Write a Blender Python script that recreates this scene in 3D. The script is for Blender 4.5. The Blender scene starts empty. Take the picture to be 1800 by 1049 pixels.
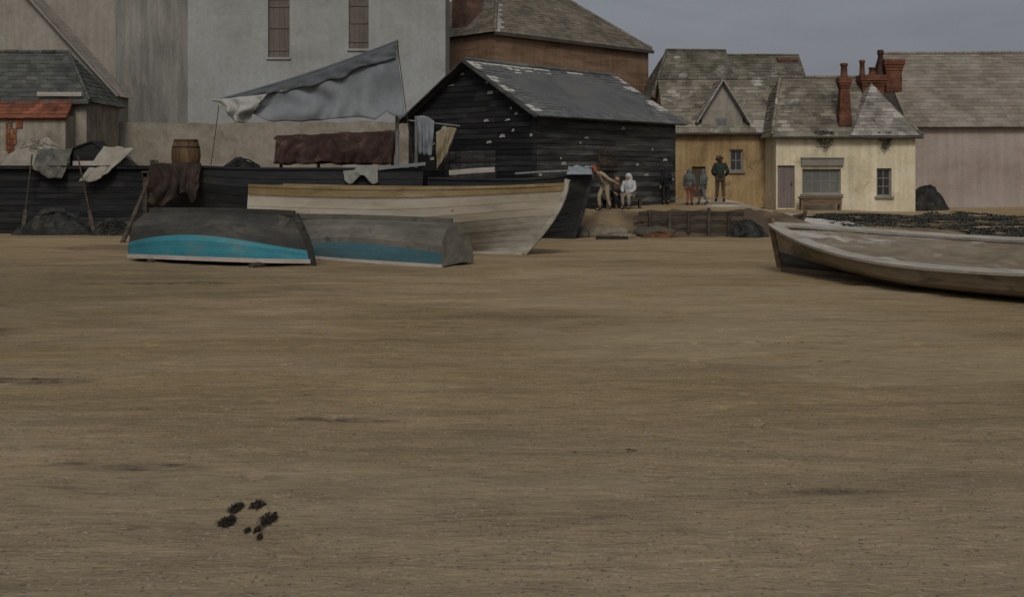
import bpy, math, random
from mathutils import Vector, Matrix, noise as mn

random.seed(7)
SC = bpy.context.scene
COL = SC.collection
PI = math.pi
R = math.radians
V = Vector

# ------------------------------------------------------------------ camera, sky, sun, exposure
EYE = 2.1            # eye height over the beach
FPX = 1930.0         # focal length in photograph pixels (1800 wide)
HOR = 305.0          # horizon row in the photograph
cam_d = bpy.data.cameras.new('camera')
cam = bpy.data.objects.new('camera', cam_d)
COL.objects.link(cam)
cam.location = (0, 0, EYE)
cam.rotation_euler = (R(90), 0, 0)
cam_d.sensor_width = 36.0
cam_d.lens = 36.0 * FPX / 1800.0
cam_d.shift_y = -(524.5 - HOR) / 1800.0
cam_d.clip_end = 3000
SC.camera = cam

SUN_EL, SUN_AZ = R(44), R(-3)      # azimuth measured from behind the camera, negative = left
world = bpy.data.worlds.new("World")
SC.world = world
world.use_nodes = True
wn, wl = world.node_tree.nodes, world.node_tree.links
bg = wn['Background']
sky = wn.new('ShaderNodeTexSky')
sky.sky_type = 'NISHITA'
sky.sun_disc = False
sky.sun_elevation = SUN_EL
sky.sun_rotation = PI + SUN_AZ * -1
sky.dust_density = 2.0
bw = wn.new('ShaderNodeRGBToBW')
wl.new(sky.outputs[0], bw.inputs[0])
tint = wn.new('ShaderNodeMix'); tint.data_type = 'RGBA'; tint.blend_type = 'MULTIPLY'
tint.inputs[0].default_value = 1.0
tint.inputs[7].default_value = (0.94, 0.98, 1.09, 1)
wl.new(bw.outputs[0], tint.inputs[6])
mixs = wn.new('ShaderNodeMix'); mixs.data_type = 'RGBA'
mixs.inputs[0].default_value = 0.94          # overcast: most of the blue is gone
wl.new(sky.outputs[0], mixs.inputs[6]); wl.new(tint.outputs[2], mixs.inputs[7])
# cloud cover: brighter overhead than at the horizon, soft mottling
wtc = wn.new('ShaderNodeTexCoord')
sep = wn.new('ShaderNodeSeparateXYZ'); wl.new(wtc.outputs['Generated'], sep.inputs[0])
mr = wn.new('ShaderNodeMapRange')
mr.inputs[1].default_value = 0.0; mr.inputs[2].default_value = 0.9
mr.inputs[3].default_value = 0.46; mr.inputs[4].default_value = 1.9
wl.new(sep.outputs[2], mr.inputs[0])
cmap = wn.new('ShaderNodeMapping'); cmap.inputs['Scale'].default_value = (3.0, 3.0, 14.0)
wl.new(wtc.outputs['Generated'], cmap.inputs[0])
cn = wn.new('ShaderNodeTexNoise'); cn.inputs['Scale'].default_value = 2.2
cn.inputs['Detail'].default_value = 6; cn.inputs['Distortion'].default_value = 0.8
wl.new(cmap.outputs[0], cn.inputs['Vector'])
cmr = wn.new('ShaderNodeMapRange')
cmr.inputs[1].default_value = 0.3; cmr.inputs[2].default_value = 0.7
cmr.inputs[3].default_value = 0.94; cmr.inputs[4].default_value = 1.06
wl.new(cn.outputs[0], cmr.inputs[0])
mul = wn.new('ShaderNodeMath'); mul.operation = 'MULTIPLY'
wl.new(mr.outputs[0], mul.inputs[0]); wl.new(cmr.outputs[0], mul.inputs[1])
vm = wn.new('ShaderNodeVectorMath'); vm.operation = 'SCALE'
wl.new(mixs.outputs[2], vm.inputs[0]); wl.new(mul.outputs[0], vm.inputs['Scale'])
wl.new(vm.outputs[0], bg.inputs['Color'])
bg.inputs['Strength'].default_value = 0.08

sd = bpy.data.lights.new('sun', 'SUN')
sd.energy = 1.2
sd.angle = R(14)
sd.color = (1.0, 0.93, 0.82)
sun = bpy.data.objects.new('sun', sd)
COL.objects.link(sun)
# direction towards the sun: behind the camera (-y), to the left (-x)
sdir = V((math.sin(SUN_AZ) * math.cos(SUN_EL), -math.cos(SUN_AZ) * math.cos(SUN_EL), math.sin(SUN_EL)))
sun.rotation_euler = sdir.to_track_quat('Z', 'Y').to_euler()
sun.location = (-20, -20, 30)
SC.view_settings.view_transform = 'Standard'
SC.view_settings.look = 'None'
SC.view_settings.gamma = 1.0
SC.view_settings.use_curve_mapping = False
SC.view_settings.exposure = -0.2

# ------------------------------------------------------------------ helpers
def W(px, py, Y):
    """photograph pixel at distance Y -> world point (used to survey the place)"""
    return V(((px - 900) / FPX * Y, Y, EYE - (py - HOR) / FPX * Y))

def X(px, Y):
    return (px - 900) / FPX * Y

def Z(py, Y):
    return EYE - (py - HOR) / FPX * Y

def sm(a, b, x):
    t = max(0.0, min(1.0, (x - a) / (b - a)))
    return t * t * (3 - 2 * t)

def lerp(a, b, t):
    return a + (b - a) * t

def nz(x, y=0.0, z=0.0):
    return mn.noise(V((x, y, z)))

def tag(o, label=None, cat=None, group=None, kind=None):
    if label: o['label'] = label
    if cat: o['category'] = cat
    if group: o['group'] = group
    if kind: o['kind'] = kind
    return o

def empty(name, loc, label=None, cat=None, rz=0.0, group=None, rx=0.0, ry=0.0):
    o = bpy.data.objects.new(name, None)
    COL.objects.link(o)
    o.location = loc
    o.rotation_euler = (rx, ry, rz)
    o.empty_display_size = 0.2
    return tag(o, label, cat, group)

class MB:
    """collects faces, builds one mesh object"""
    def __init__(s):
        s.v, s.f, s.t, s.s = [], [], [], []
    def face(s, pts, tone=0.5, smooth=False):
        b = len(s.v)
        s.v += [tuple(p) for p in pts]
        s.f.append(tuple(range(b, b + len(pts))))
        s.t.append(tone); s.s.append(smooth)
    def raw(s, verts, faces, tone=0.5, smooth=False):
        b = len(s.v)
        s.v += [tuple(p) for p in verts]
        for f in faces:
            s.f.append(tuple(i + b for i in f)); s.t.append(tone); s.s.append(smooth)
    def box(s, a, b, tone=0.5, M=None):
        x0, y0, z0 = a; x1, y1, z1 = b
        P = [V(p) for p in ((x0,y0,z0),(x1,y0,z0),(x1,y1,z0),(x0,y1,z0),(x0,y0,z1),(x1,y0,z1),(x1,y1,z1),(x0,y1,z1))]
        if M is not None: P = [M @ p for p in P]
        s.raw(P, [(0,3,2,1),(4,5,6,7),(0,1,5,4),(1,2,6,5),(2,3,7,6),(3,0,4,7)], tone)
    def sweep(s, path, w, h, up=(0,0,1), tone=0.5, closed=True, smooth=False):
        path = [V(p) for p in path]; up = V(up); rings = []
        for i, p in enumerate(path):
            t = (path[min(i+1, len(path)-1)] - path[max(i-1, 0)]).normalized()
            sd_ = t.cross(up)
            if sd_.length < 1e-4: sd_ = V((1,0,0))
            sd_.normalize(); u = sd_.cross(t).normalized()
            ww = w(i/(len(path)-1)) if callable(w) else w
            rings.append([p + sd_*(a*ww/2) + u*(b*h/2) for a, b in ((-1,-1),(1,-1),(1,1),(-1,1))])
        vs = [q for r in rings for q in r]; fs = []
        for i in range(len(path)-1):
            for k in range(4):
                fs.append((i*4+k, i*4+(k+1)%4, (i+1)*4+(k+1)%4, (i+1)*4+k))
        fs.append((3,2,1,0)); n = (len(path)-1)*4
        fs.append((n, n+1, n+2, n+3))
        s.raw(vs, fs, tone, smooth)
    def tube(s, path, r, n=8, tone=0.5, cap=True):
        path = [V(p) for p in path]; vs = []; fs = []
        ref = V((0.13, 0.21, 0.97))
        for i, p in enumerate(path):
            t = (path[min(i+1, len(path)-1)] - path[max(i-1, 0)]).normalized()
            a = t.cross(ref)
            if a.length < 1e-3: a = t.cross(V((1,0,0)))
            a.normalize(); b = t.cross(a)
            rr = r(i/(len(path)-1)) if callable(r) else r
            for k in range(n):
                c = 2*PI*k/n
                vs.append(p + a*math.cos(c)*rr + b*math.sin(c)*rr)
        for i in range(len(path)-1):
            for k in range(n):
                fs.append((i*n+k, i*n+(k+1)%n, (i+1)*n+(k+1)%n, (i+1)*n+k))
        s.raw(vs, fs, tone, True)
        if cap:
            s.face([vs[k] for k in range(n)][::-1], tone)
            s.face([vs[(len(path)-1)*n+k] for k in range(n)], tone)
    def lathe(s, prof, n=16, c=(0,0,0), tone=0.5, smooth=True, sx=1.0, sy=1.0):
        vs = []; fs = []; c = V(c)
        for r, z in prof:
            for k in range(n):
                a = 2*PI*k/n
                vs.append(c + V((math.cos(a)*r*sx, math.sin(a)*r*sy, z)))
        for i in range(len(prof)-1):
            for k in range(n):
                fs.append((i*n+k, i*n+(k+1)%n, (i+1)*n+(k+1)%n, (i+1)*n+k))
        s.raw(vs, fs, tone, smooth)
        s.face([vs[k] for k in range(n)][::-1], tone)
        s.face([vs[(len(prof)-1)*n+k] for k in range(n)], tone)
    def build(s, name, mat, parent=None):
        me = bpy.data.meshes.new(name)
        me.from_pydata(s.v, [], s.f)
        me.polygons.foreach_set('use_smooth', s.s)
        at = me.attributes.new('tone', 'FLOAT', 'FACE')
        at.data.foreach_set('value', s.t)
        me.update()
        o = bpy.data.objects.new(name, me)
        COL.objects.link(o)
        if mat: me.materials.append(mat)
        if parent: o.parent = parent
        return o

def hexc(r, g, b):
    f = lambda c: c/12.92 if c <= 0.04045 else ((c+0.055)/1.055)**2.4
    return (f(r/255), f(g/255), f(b/255), 1)

MATS = {}
def mat(name, cols, scale=2.0, stretch=(1,1,1), rough=0.85, bump=0.25, grime=0.35, tone=0.0,
        pale=None, spec=0.25, fine=14.0, bdist=0.02, metal=0.0, lo=0.3, hi=0.7, streak=0.0, patch=()):
    m = bpy.data.materials.new(name); m.use_nodes = True
    n, l = m.node_tree.nodes, m.node_tree.links
    p = n['Principled BSDF']
    p.inputs['Roughness'].default_value = rough
    p.inputs['Specular IOR Level'].default_value = spec
    p.inputs['Metallic'].default_value = metal
    tc = n.new('ShaderNodeTexCoord')
    mp = n.new('ShaderNodeMapping'); mp.inputs['Scale'].default_value = stretch
    l.new(tc.outputs['Object'], mp.inputs[0])
    a = n.new('ShaderNodeTexNoise'); a.inputs['Scale'].default_value = scale
    a.inputs['Detail'].default_value = 9; a.inputs['Roughness'].default_value = 0.62
    a.inputs['Distortion'].default_value = 0.4
    l.new(mp.outputs[0], a.inputs['Vector'])
    cr = n.new('ShaderNodeValToRGB')
    els = cr.color_ramp.elements
    for i, c in enumerate(cols):
        pos = lo + (hi - lo) * i / max(1, len(cols)-1)
        if i < 2: e = els[i]; e.position = pos
        else: e = els.new(pos)
        e.color = c if len(c) == 4 else (*c, 1)
    if len(cols) == 1:
        els[1].color = els[0].color
    l.new(a.outputs[0], cr.inputs[0])
    b = n.new('ShaderNodeTexNoise'); b.inputs['Scale'].default_value = fine
    b.inputs['Detail'].default_value = 7; b.inputs['Roughness'].default_value = 0.7
    l.new(mp.outputs[0], b.inputs['Vector'])
    bm = n.new('ShaderNodeMapRange')
    bm.inputs[1].default_value = 0.25; bm.inputs[2].default_value = 0.75
    bm.inputs[3].default_value = 1 - grime; bm.inputs[4].default_value = 1 + grime*0.8
    l.new(b.outputs[0], bm.inputs[0])
    mx = n.new('ShaderNodeVectorMath'); mx.operation = 'SCALE'
    l.new(cr.outputs[0], mx.inputs[0]); l.new(bm.outputs[0], mx.inputs['Scale'])
    out = mx.outputs[0]
    if streak:
        mp2 = n.new('ShaderNodeMapping'); mp2.inputs['Scale'].default_value = (5, 5, 0.35)
        l.new(tc.outputs['Object'], mp2.inputs[0])
        c = n.new('ShaderNodeTexNoise'); c.inputs['Scale'].default_value = 0.9; c.inputs['Detail'].default_value = 6
        l.new(mp2.outputs[0], c.inputs['Vector'])
        sm_ = n.new('ShaderNodeMapRange'); sm_.inputs[1].default_value = .35; sm_.inputs[2].default_value = .65
        sm_.inputs[3].default_value = 1-streak; sm_.inputs[4].default_value = 1+streak*.5
        l.new(c.outputs[0], sm_.inputs[0])
        m3 = n.new('ShaderNodeVectorMath'); m3.operation = 'SCALE'
        l.new(out, m3.inputs[0]); l.new(sm_.outputs[0], m3.inputs['Scale']); out = m3.outputs[0]
    for pc, psc, pth, pam in patch:          # peeled or stained patches with edges of their own
        q = n.new('ShaderNodeTexNoise'); q.inputs['Scale'].default_value = psc; q.inputs['Detail'].default_value = 10
        q.inputs['Roughness'].default_value = .68; q.inputs['Distortion'].default_value = .6
        l.new(mp.outputs[0], q.inputs['Vector'])
        qr = n.new('ShaderNodeMapRange'); qr.inputs[1].default_value = pth; qr.inputs[2].default_value = pth+.05
        qr.inputs[4].default_value = pam
        l.new(q.outputs[0], qr.inputs[0])
        qm = n.new('ShaderNodeMix'); qm.data_type = 'RGBA'
        l.new(qr.outputs[0], qm.inputs[0]); l.new(out, qm.inputs[6]); qm.inputs[7].default_value = (*pc, 1)
        out = qm.outputs[2]
    if tone or pale:
        at = n.new('ShaderNodeAttribute'); at.attribute_name = 'tone'
        tr = n.new('ShaderNodeMapRange')
        tr.inputs[1].default_value = 0; tr.inputs[2].default_value = 0.9
        tr.inputs[3].default_value = 1 - tone; tr.inputs[4].default_value = 1 + tone
        l.new(at.outputs['Fac'], tr.inputs[0])
        m2 = n.new('ShaderNodeVectorMath'); m2.operation = 'SCALE'
        l.new(out, m2.inputs[0]); l.new(tr.outputs[0], m2.inputs['Scale']); out = m2.outputs[0]
        if pale:
            gt = n.new('ShaderNodeMath'); gt.operation = 'GREATER_THAN'; gt.inputs[1].default_value = 0.95
            l.new(at.outputs['Fac'], gt.inputs[0])
            nm = n.new('ShaderNodeMapRange'); nm.inputs[1].default_value = .36; nm.inputs[2].default_value = .5
            l.new(b.outputs[0], nm.inputs[0])
            g2 = n.new('ShaderNodeMath'); g2.operation = 'MULTIPLY'
            l.new(gt.outputs[0], g2.inputs[0]); l.new(nm.outputs[0], g2.inputs[1])
            px_ = n.new('ShaderNodeMix'); px_.data_type = 'RGBA'
            l.new(g2.outputs[0], px_.inputs[0]); l.new(out, px_.inputs[6])
            px_.inputs[7].default_value = pale if len(pale) == 4 else (*pale, 1)
            out = px_.outputs[2]
    l.new(out, p.inputs['Base Color'])
    if bump:
        ad = n.new('ShaderNodeMath'); ad.operation = 'ADD'
        l.new(a.outputs[0], ad.inputs[0]); l.new(b.outputs[0], ad.inputs[1])
        bp = n.new('ShaderNodeBump'); bp.inputs['Strength'].default_value = bump
        bp.inputs['Distance'].default_value = bdist
        l.new(ad.outputs[0], bp.inputs['Height']); l.new(bp.outputs[0], p.inputs['Normal'])
    MATS[name] = m
    return m

# ------------------------------------------------------------------ materials
M = {}
M['white_render'] = mat('white_render', [(.235,.228,.20),(.295,.295,.27),(.335,.34,.32)], .35, (1,1,1.3), grime=.14, bump=.3, fine=5, streak=.05, patch=[((.21,.175,.14),.42,.60,.55),((.20,.20,.18),1.7,.62,.5),((.36,.355,.33),1.1,.63,.6)])
M['shaded_render'] = mat('shaded_render', [(.125,.12,.108),(.205,.195,.17),(.285,.26,.225)], .6, (2.2,1,.5), grime=.2, bump=.4, fine=6, streak=.2, patch=[((.26,.22,.18),.9,.58,.6)])
M['buff_render'] = mat('buff_render', [(.225,.195,.155),(.29,.26,.212),(.34,.31,.262)], .5, grime=.2, fine=6, streak=.12, patch=[((.30,.285,.25),.7,.57,.6),((.20,.165,.125),1.2,.62,.5)])
M['tan_stone'] = mat('tan_stone', [(.175,.15,.11),(.245,.212,.162),(.30,.268,.215)], 1.4, grime=.2, fine=7, tone=.10, patch=[((.34,.29,.245),.9,.60,.6),((.17,.125,.06),1.3,.63,.5)])
M['tan_render'] = mat('tan_render', [(.155,.13,.095),(.255,.22,.165),(.335,.295,.235)], .9, grime=.3, fine=6, streak=.15)
M['ochre'] = mat('ochre', [(.20,.125,.055),(.33,.225,.105),(.40,.29,.15)], .9, (1,1,.8), grime=.22, fine=7, streak=.2, patch=[((.15,.10,.055),1.2,.60,.7),((.36,.27,.15),2.1,.63,.6)])
M['cream'] = mat('cream', [(.45,.375,.24),(.60,.515,.345),(.68,.60,.43)], .8, grime=.15, fine=6, streak=.14, patch=[((.36,.27,.15),1.3,.60,.6),((.62,.57,.46),1.0,.62,.7),((.28,.225,.15),3.2,.66,.6)])
M['mauve'] = mat('mauve', [(.265,.205,.168),(.33,.268,.225),(.385,.32,.275)], .5, (1,1,1.6), grime=.15, fine=6, streak=.1, patch=[((.33,.29,.25),.6,.58,.6),((.22,.17,.14),1.4,.63,.5)])
M['brown_wall'] = mat('brown_wall', [(.105,.060,.034),(.205,.128,.076),(.27,.185,.12)], .8, (.5,.5,3), grime=.35, fine=8, streak=.15)
M['red_brick'] = mat('red_brick', [(.06,.022,.013),(.125,.050,.027),(.18,.085,.05)], 3, grime=.4, fine=20, tone=.25)
M['brick_mauve'] = mat('brick_mauve', [(.09,.05,.035),(.17,.10,.075)], 3, grime=.35, fine=16, tone=.2)
M['terracotta'] = mat('terracotta', [(.085,.034,.018),(.15,.068,.036)], 5, grime=.3)
M['dark_pot'] = mat('dark_pot', [(.035,.022,.018),(.09,.05,.035)], 5, grime=.3)
M['slate'] = mat('slate', [(.075,.077,.075),(.108,.11,.104),(.135,.128,.11)], .8, grime=.22, tone=.22, pale=(.46,.44,.38), rough=.7, spec=.3, fine=9)
M['brown_slate'] = mat('brown_slate', [(.080,.070,.050),(.16,.138,.10),(.225,.20,.155)], .9, grime=.3, tone=.3, pale=(.31,.285,.24), fine=9, patch=[((.055,.058,.048),.7,.56,.6),((.31,.29,.25),1.0,.595,.85)])
M['grey_brown_slate'] = mat('grey_brown_slate', [(.085,.072,.050),(.138,.118,.085),(.185,.16,.122)], .9, grime=.25, tone=.22, pale=(.33,.31,.27), fine=9)
M['pale_slate'] = mat('pale_slate', [(.13,.12,.095),(.24,.215,.18),(.36,.33,.30)], 1.2, grime=.3, tone=.32, pale=(.36,.33,.285), fine=9)
M['green_slate'] = mat('green_slate', [(.050,.046,.032),(.108,.096,.068),(.16,.145,.108)], .9, grime=.3, tone=.3, pale=(.31,.285,.24), fine=9, patch=[((.29,.27,.225),1.0,.60,.8)])
M['tan_slate'] = mat('tan_slate', [(.14,.115,.085),(.20,.17,.13),(.245,.215,.175)], .6, grime=.22, tone=.18, fine=9)
M['buff_slate'] = mat('buff_slate', [(.215,.182,.14),(.26,.228,.182),(.30,.27,.222)], .6, grime=.2, tone=.12, fine=9)
M['dark_slate'] = mat('dark_slate', [(.035,.038,.034),(.07,.072,.062),(.12,.115,.095)], .9, grime=.35, tone=.3, pale=(.3,.28,.25), fine=9)
M['red_tile'] = mat('red_tile', [(.055,.024,.016),(.165,.058,.030),(.26,.10,.048)], .9, grime=.3, tone=.3)
M['tar'] = mat('tar', [(.010,.010,.011),(.019,.019,.019),(.040,.038,.034)], 1.3, (.4,.4,4), grime=.45, tone=.45, pale=(.36,.34,.29), rough=.75, spec=.15, fine=10)
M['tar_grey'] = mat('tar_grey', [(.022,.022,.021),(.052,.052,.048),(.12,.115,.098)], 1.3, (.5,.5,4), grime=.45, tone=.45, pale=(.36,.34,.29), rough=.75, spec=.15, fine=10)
M['tar_hull'] = mat('tar_hull', [(.008,.009,.010),(.016,.017,.017),(.035,.032,.026)], 1.2, (.5,2,3), grime=.4, tone=.25, rough=.6, spec=.25, fine=9)
M['dark_wood'] = mat('dark_wood', [(.028,.022,.015),(.062,.047,.032),(.10,.08,.058)], 3, (.5,3,3), grime=.35, tone=.3)
M['wood'] = mat('wood', [(.08,.05,.028),(.15,.10,.06),(.2,.15,.1)], 3, (.5,3,3), grime=.3, tone=.25)
M['pale_wood'] = mat('pale_wood', [(.22,.195,.15),(.33,.30,.245),(.42,.39,.335)], 3, (.5,3,3), grime=.25, tone=.2)
M['blue_wood'] = mat('blue_wood', [(.13,.145,.15),(.22,.235,.235)], 3, (.5,3,3), grime=.3)
M['grey_wood'] = mat('grey_wood', [(.13,.13,.12),(.22,.22,.20)], 3, (3,3,.5), grime=.3)
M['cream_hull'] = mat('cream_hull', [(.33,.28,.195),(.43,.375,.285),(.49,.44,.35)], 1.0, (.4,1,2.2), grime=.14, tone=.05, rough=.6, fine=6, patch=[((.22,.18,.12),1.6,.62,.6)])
M['cream_shaded'] = mat('cream_shaded', [(.20,.185,.145),(.32,.295,.24),(.40,.37,.31)], 1.2, (.5,1,2), grime=.28, tone=.15, rough=.7, fine=6, patch=[((.14,.135,.105),.8,.57,.6),((.24,.19,.12),2.0,.63,.6)])
M['ochre_strake'] = mat('ochre_strake', [(.16,.11,.045),(.235,.168,.075),(.32,.25,.15)], 1.2, (.6,2,2), grime=.25, rough=.6)
M['grey_hull'] = mat('grey_hull', [(.026,.025,.020),(.045,.043,.035),(.078,.070,.054)], 1.0, (.6,1.5,1.5), grime=.28, tone=.16, rough=.7, fine=7, patch=[((.13,.11,.08),1.8,.62,.6),((.018,.018,.017),1.2,.60,.7)])
M['grey_tan_hull'] = mat('grey_tan_hull', [(.075,.070,.056),(.125,.115,.09),(.185,.165,.13)], 1.0, (.6,1.5,1.5), grime=.28, tone=.16, rough=.7, fine=7, patch=[((.05,.052,.046),1.0,.57,.7),((.19,.16,.115),2.2,.63,.6)])
M['turquoise'] = mat('turquoise', [(.032,.165,.205),(.042,.215,.255),(.095,.245,.26)], 1.1, (.8,1.5,2), grime=.22, tone=.12, rough=.55, lo=.28, hi=.78, patch=[((.22,.19,.15),2.2,.60,.65),((.10,.19,.19),.9,.56,.7),((.06,.058,.048),4.0,.66,.7)])
M['teal_dull'] = mat('teal_dull', [(.045,.115,.135),(.068,.155,.178),(.115,.17,.17)], 1.1, (.5,1.5,2), grime=.22, tone=.12, rough=.55, patch=[((.15,.13,.10),2.2,.60,.65),((.06,.058,.048),3.5,.65,.7)])
M['pink_white'] = mat('pink_white', [(.34,.28,.23),(.5,.43,.37)], 2, (.6,2,2), grime=.2)
M['tan_hull'] = mat('tan_hull', [(.15,.115,.072),(.24,.19,.125),(.31,.26,.185)], .9, (.5,1.5,1.5), grime=.22, tone=.14, rough=.75, fine=6, patch=[((.10,.085,.06),1.0,.60,.7),((.34,.31,.255),1.6,.645,.6)])
M['dark_bottom'] = mat('dark_bottom', [(.035,.037,.034),(.06,.06,.054),(.10,.095,.08)], 1.0, (.5,1.5,1.5), grime=.3, tone=.2, rough=.75)
M['boat_canvas'] = mat('boat_canvas', [(.14,.108,.07),(.20,.16,.11),(.26,.22,.165)], 1.2, (.5,1.6,1), grime=.28, fine=7, bump=.4, patch=[((.40,.38,.33),.75,.565,.85),((.085,.072,.05),1.1,.60,.7)])
M['thwart_wood'] = mat('thwart_wood', [(.15,.13,.095),(.22,.195,.15),(.27,.245,.2)], 2, (1,3,3), grime=.3)
M['boat_inside'] = mat('boat_inside', [(.10,.08,.052),(.17,.135,.09),(.23,.195,.14)], 1.0, (.5,1.5,1.5), grime=.25, tone=.2, rough=.8)
M['sail'] = mat('sail', [(.125,.138,.145),(.19,.20,.203),(.24,.245,.235)], .7, (1,1,.8), grime=.15, bump=.3, fine=4, patch=[((.24,.205,.16),.8,.60,.6)])
M['sail_dark'] = mat('sail_dark', [(.07,.078,.083),(.105,.112,.114)], 1.2, grime=.2, fine=5)
M['white_cloth'] = mat('white_cloth', [(.27,.26,.23),(.37,.36,.325)], 1.5, grime=.12, fine=5)
M['blue_cloth'] = mat('blue_cloth', [(.14,.155,.165),(.25,.27,.275)], 2.0, grime=.15, fine=5)
M['cream_cloth'] = mat('cream_cloth', [(.20,.155,.085),(.32,.265,.17)], 2.0, grime=.15, fine=5)
M['grey_cloth'] = mat('grey_cloth', [(.15,.145,.125),(.26,.245,.21)], 2.0, grime=.2, fine=5)
M['buff_cloth'] = mat('buff_cloth', [(.20,.18,.14),(.30,.27,.215)], 1.5, grime=.25, fine=5)
M['net_brown'] = mat('net_brown', [(.022,.012,.010),(.05,.026,.02),(.13,.09,.06)], 2.2, (1,1,1.5), grime=.5, fine=18, bump=.8, hi=.75)
M['net_rust'] = mat('net_rust', [(.012,.009,.007),(.030,.019,.013),(.075,.048,.032)], 2.2, grime=.5, fine=18, bump=.8)
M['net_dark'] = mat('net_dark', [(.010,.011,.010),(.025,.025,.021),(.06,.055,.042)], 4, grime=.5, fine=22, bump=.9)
M['net_olive'] = mat('net_olive', [(.045,.045,.036),(.10,.095,.075),(.16,.145,.11)], 3, grime=.4, fine=18, bump=.8)
M['rock'] = mat('rock', [(.10,.08,.052),(.165,.132,.088),(.22,.185,.135)], 2.2, grime=.3, fine=12, bump=.5)
M['rock_dark'] = mat('rock_dark', [(.05,.045,.035),(.10,.085,.065)], 2.2, grime=.3, fine=12, bump=.5)
M['rust'] = mat('rust', [(.07,.032,.014),(.14,.07,.03)], 3, grime=.4, fine=14)
M['iron'] = mat('iron', [(.02,.019,.018),(.05,.04,.033)], 4, grime=.3, rough=.6)
M['glass'] = mat('glass', [(.022,.024,.025),(.04,.042,.042)], 1.5, rough=.25, bump=.02, grime=.1, spec=.35)
M['glass_grey'] = mat('glass_grey', [(.10,.10,.09),(.16,.155,.135)], 1.5, rough=.4, bump=.02, grime=.15, spec=.3)
M['grey_paint'] = mat('grey_paint', [(.17,.155,.125),(.24,.22,.18)], 2, grime=.2)
M['mauve_paint'] = mat('mauve_paint', [(.15,.115,.10),(.21,.17,.145)], 2, (2,2,.5), grime=.2, tone=.15)
M['shutter'] = mat('shutter', [(.115,.09,.075),(.16,.13,.112)], 1.0, (1,1,1), grime=.2, tone=.12)
M['gutter'] = mat('gutter', [(.045,.042,.035),(.085,.075,.06)], 2, grime=.3)
M['leaf'] = mat('leaf', [(.025,.03,.02),(.06,.06,.04)], 3, grime=.3, tone=.4)
M['weed'] = mat('weed', [(.028,.029,.022),(.066,.065,.050)], 6, grime=.3, tone=.5, rough=.6)
M['mark_and_weed'] = mat('mark_and_weed', [(.012,.009,.006),(.038,.026,.014)], 9, grime=.3, tone=.5, rough=.5)
M['pebble'] = mat('pebble', [(.10,.09,.075),(.20,.175,.135),(.30,.28,.24)], 1.3, grime=.2, tone=.5)
M['skin'] = mat('skin', [(.30,.17,.11),(.36,.22,.15)], 8, grime=.1, bump=.05, rough=.6)
M['hair'] = mat('hair', [(.035,.02,.012),(.07,.04,.022)], 20, grime=.3)
M['red_cloth'] = mat('red_cloth', [(.20,.045,.022),(.30,.075,.03)], 8, grime=.25)
M['red_brown_cloth'] = mat('red_brown_cloth', [(.16,.055,.035),(.22,.085,.055)], 8, grime=.25)
M['tan_cloth'] = mat('tan_cloth', [(.24,.19,.12),(.34,.28,.19)], 8, grime=.2)
M['shirt'] = mat('shirt', [(.34,.34,.33),(.48,.48,.46)], 8, grime=.15)
M['green_cloth'] = mat('green_cloth', [(.013,.020,.014),(.030,.042,.028)], 8, grime=.3)
M['black_cloth'] = mat('black_cloth', [(.010,.010,.011),(.022,.022,.022)], 8, grime=.3)
M['greygreen_cloth'] = mat('greygreen_cloth', [(.06,.07,.062),(.13,.14,.125)], 8, grime=.3)
M['brown_cloth'] = mat('brown_cloth', [(.055,.038,.02),(.10,.07,.04)], 8, grime=.25)
M['barrel_wood'] = mat('barrel_wood', [(.05,.028,.012),(.12,.07,.032),(.18,.115,.06)], 2, (3,3,.6), grime=.3, tone=.25)

# ------------------------------------------------------------------ ground
_rf = random.Random(21)
PRINTS = {}
def _trail(x0, y0, x1, y1, step=.62):
    d = math.hypot(x1-x0, y1-y0); k = int(d/step); a = math.atan2(y1-y0, x1-x0)
    bend = _rf.uniform(-.5, .5)
    for i in range(k):
        t = i/k; o = .11*(1 if i % 2 else -1) + bend*math.sin(PI*t) + _rf.gauss(0, .03)
        x = x0+(x1-x0)*t - math.sin(a)*o; y = y0+(y1-y0)*t + math.cos(a)*o
        p = (x, y, a + _rf.gauss(0, .12), _rf.uniform(.014, .030))
        for ix in (-1, 0, 1):
            for iy in (-1, 0, 1): PRINTS.setdefault((math.floor(x/.5)+ix, math.floor(y/.5)+iy), []).append(p)
for tr in ((-3.5,4.6,-6.5,24),(1.6,4.2,3.4,33),(-1.2,5.0,-1.0,24),(4.4,6.0,1.0,27),(5.6,9,3.0,35),(-8,14,4.5,20),(-6.5,10,6,14.5),(2.6,34,-2,12),(-4.8,20,-1.5,6.4),(7.5,17,2.5,34),(-7.2,12.5,-3.3,25)):
    _trail(*tr)
def prints(x, y):
    h = 0
    for px_, py_, a, dp in PRINTS.get((math.floor(x/.5), math.floor(y/.5)), ()):
        dx, dy = x-px_, y-py_; u = dx*math.cos(a)+dy*math.sin(a); v = -dx*math.sin(a)+dy*math.cos(a)
        q = math.hypot(u/.15, v/(.062 if u > -.03 else .05))
        if q < 1.9: h += dp*(-(1-sm(.55, 1.05, q)) + .45*math.exp(-((q-1.3)/.28)**2))
    return h

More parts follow.
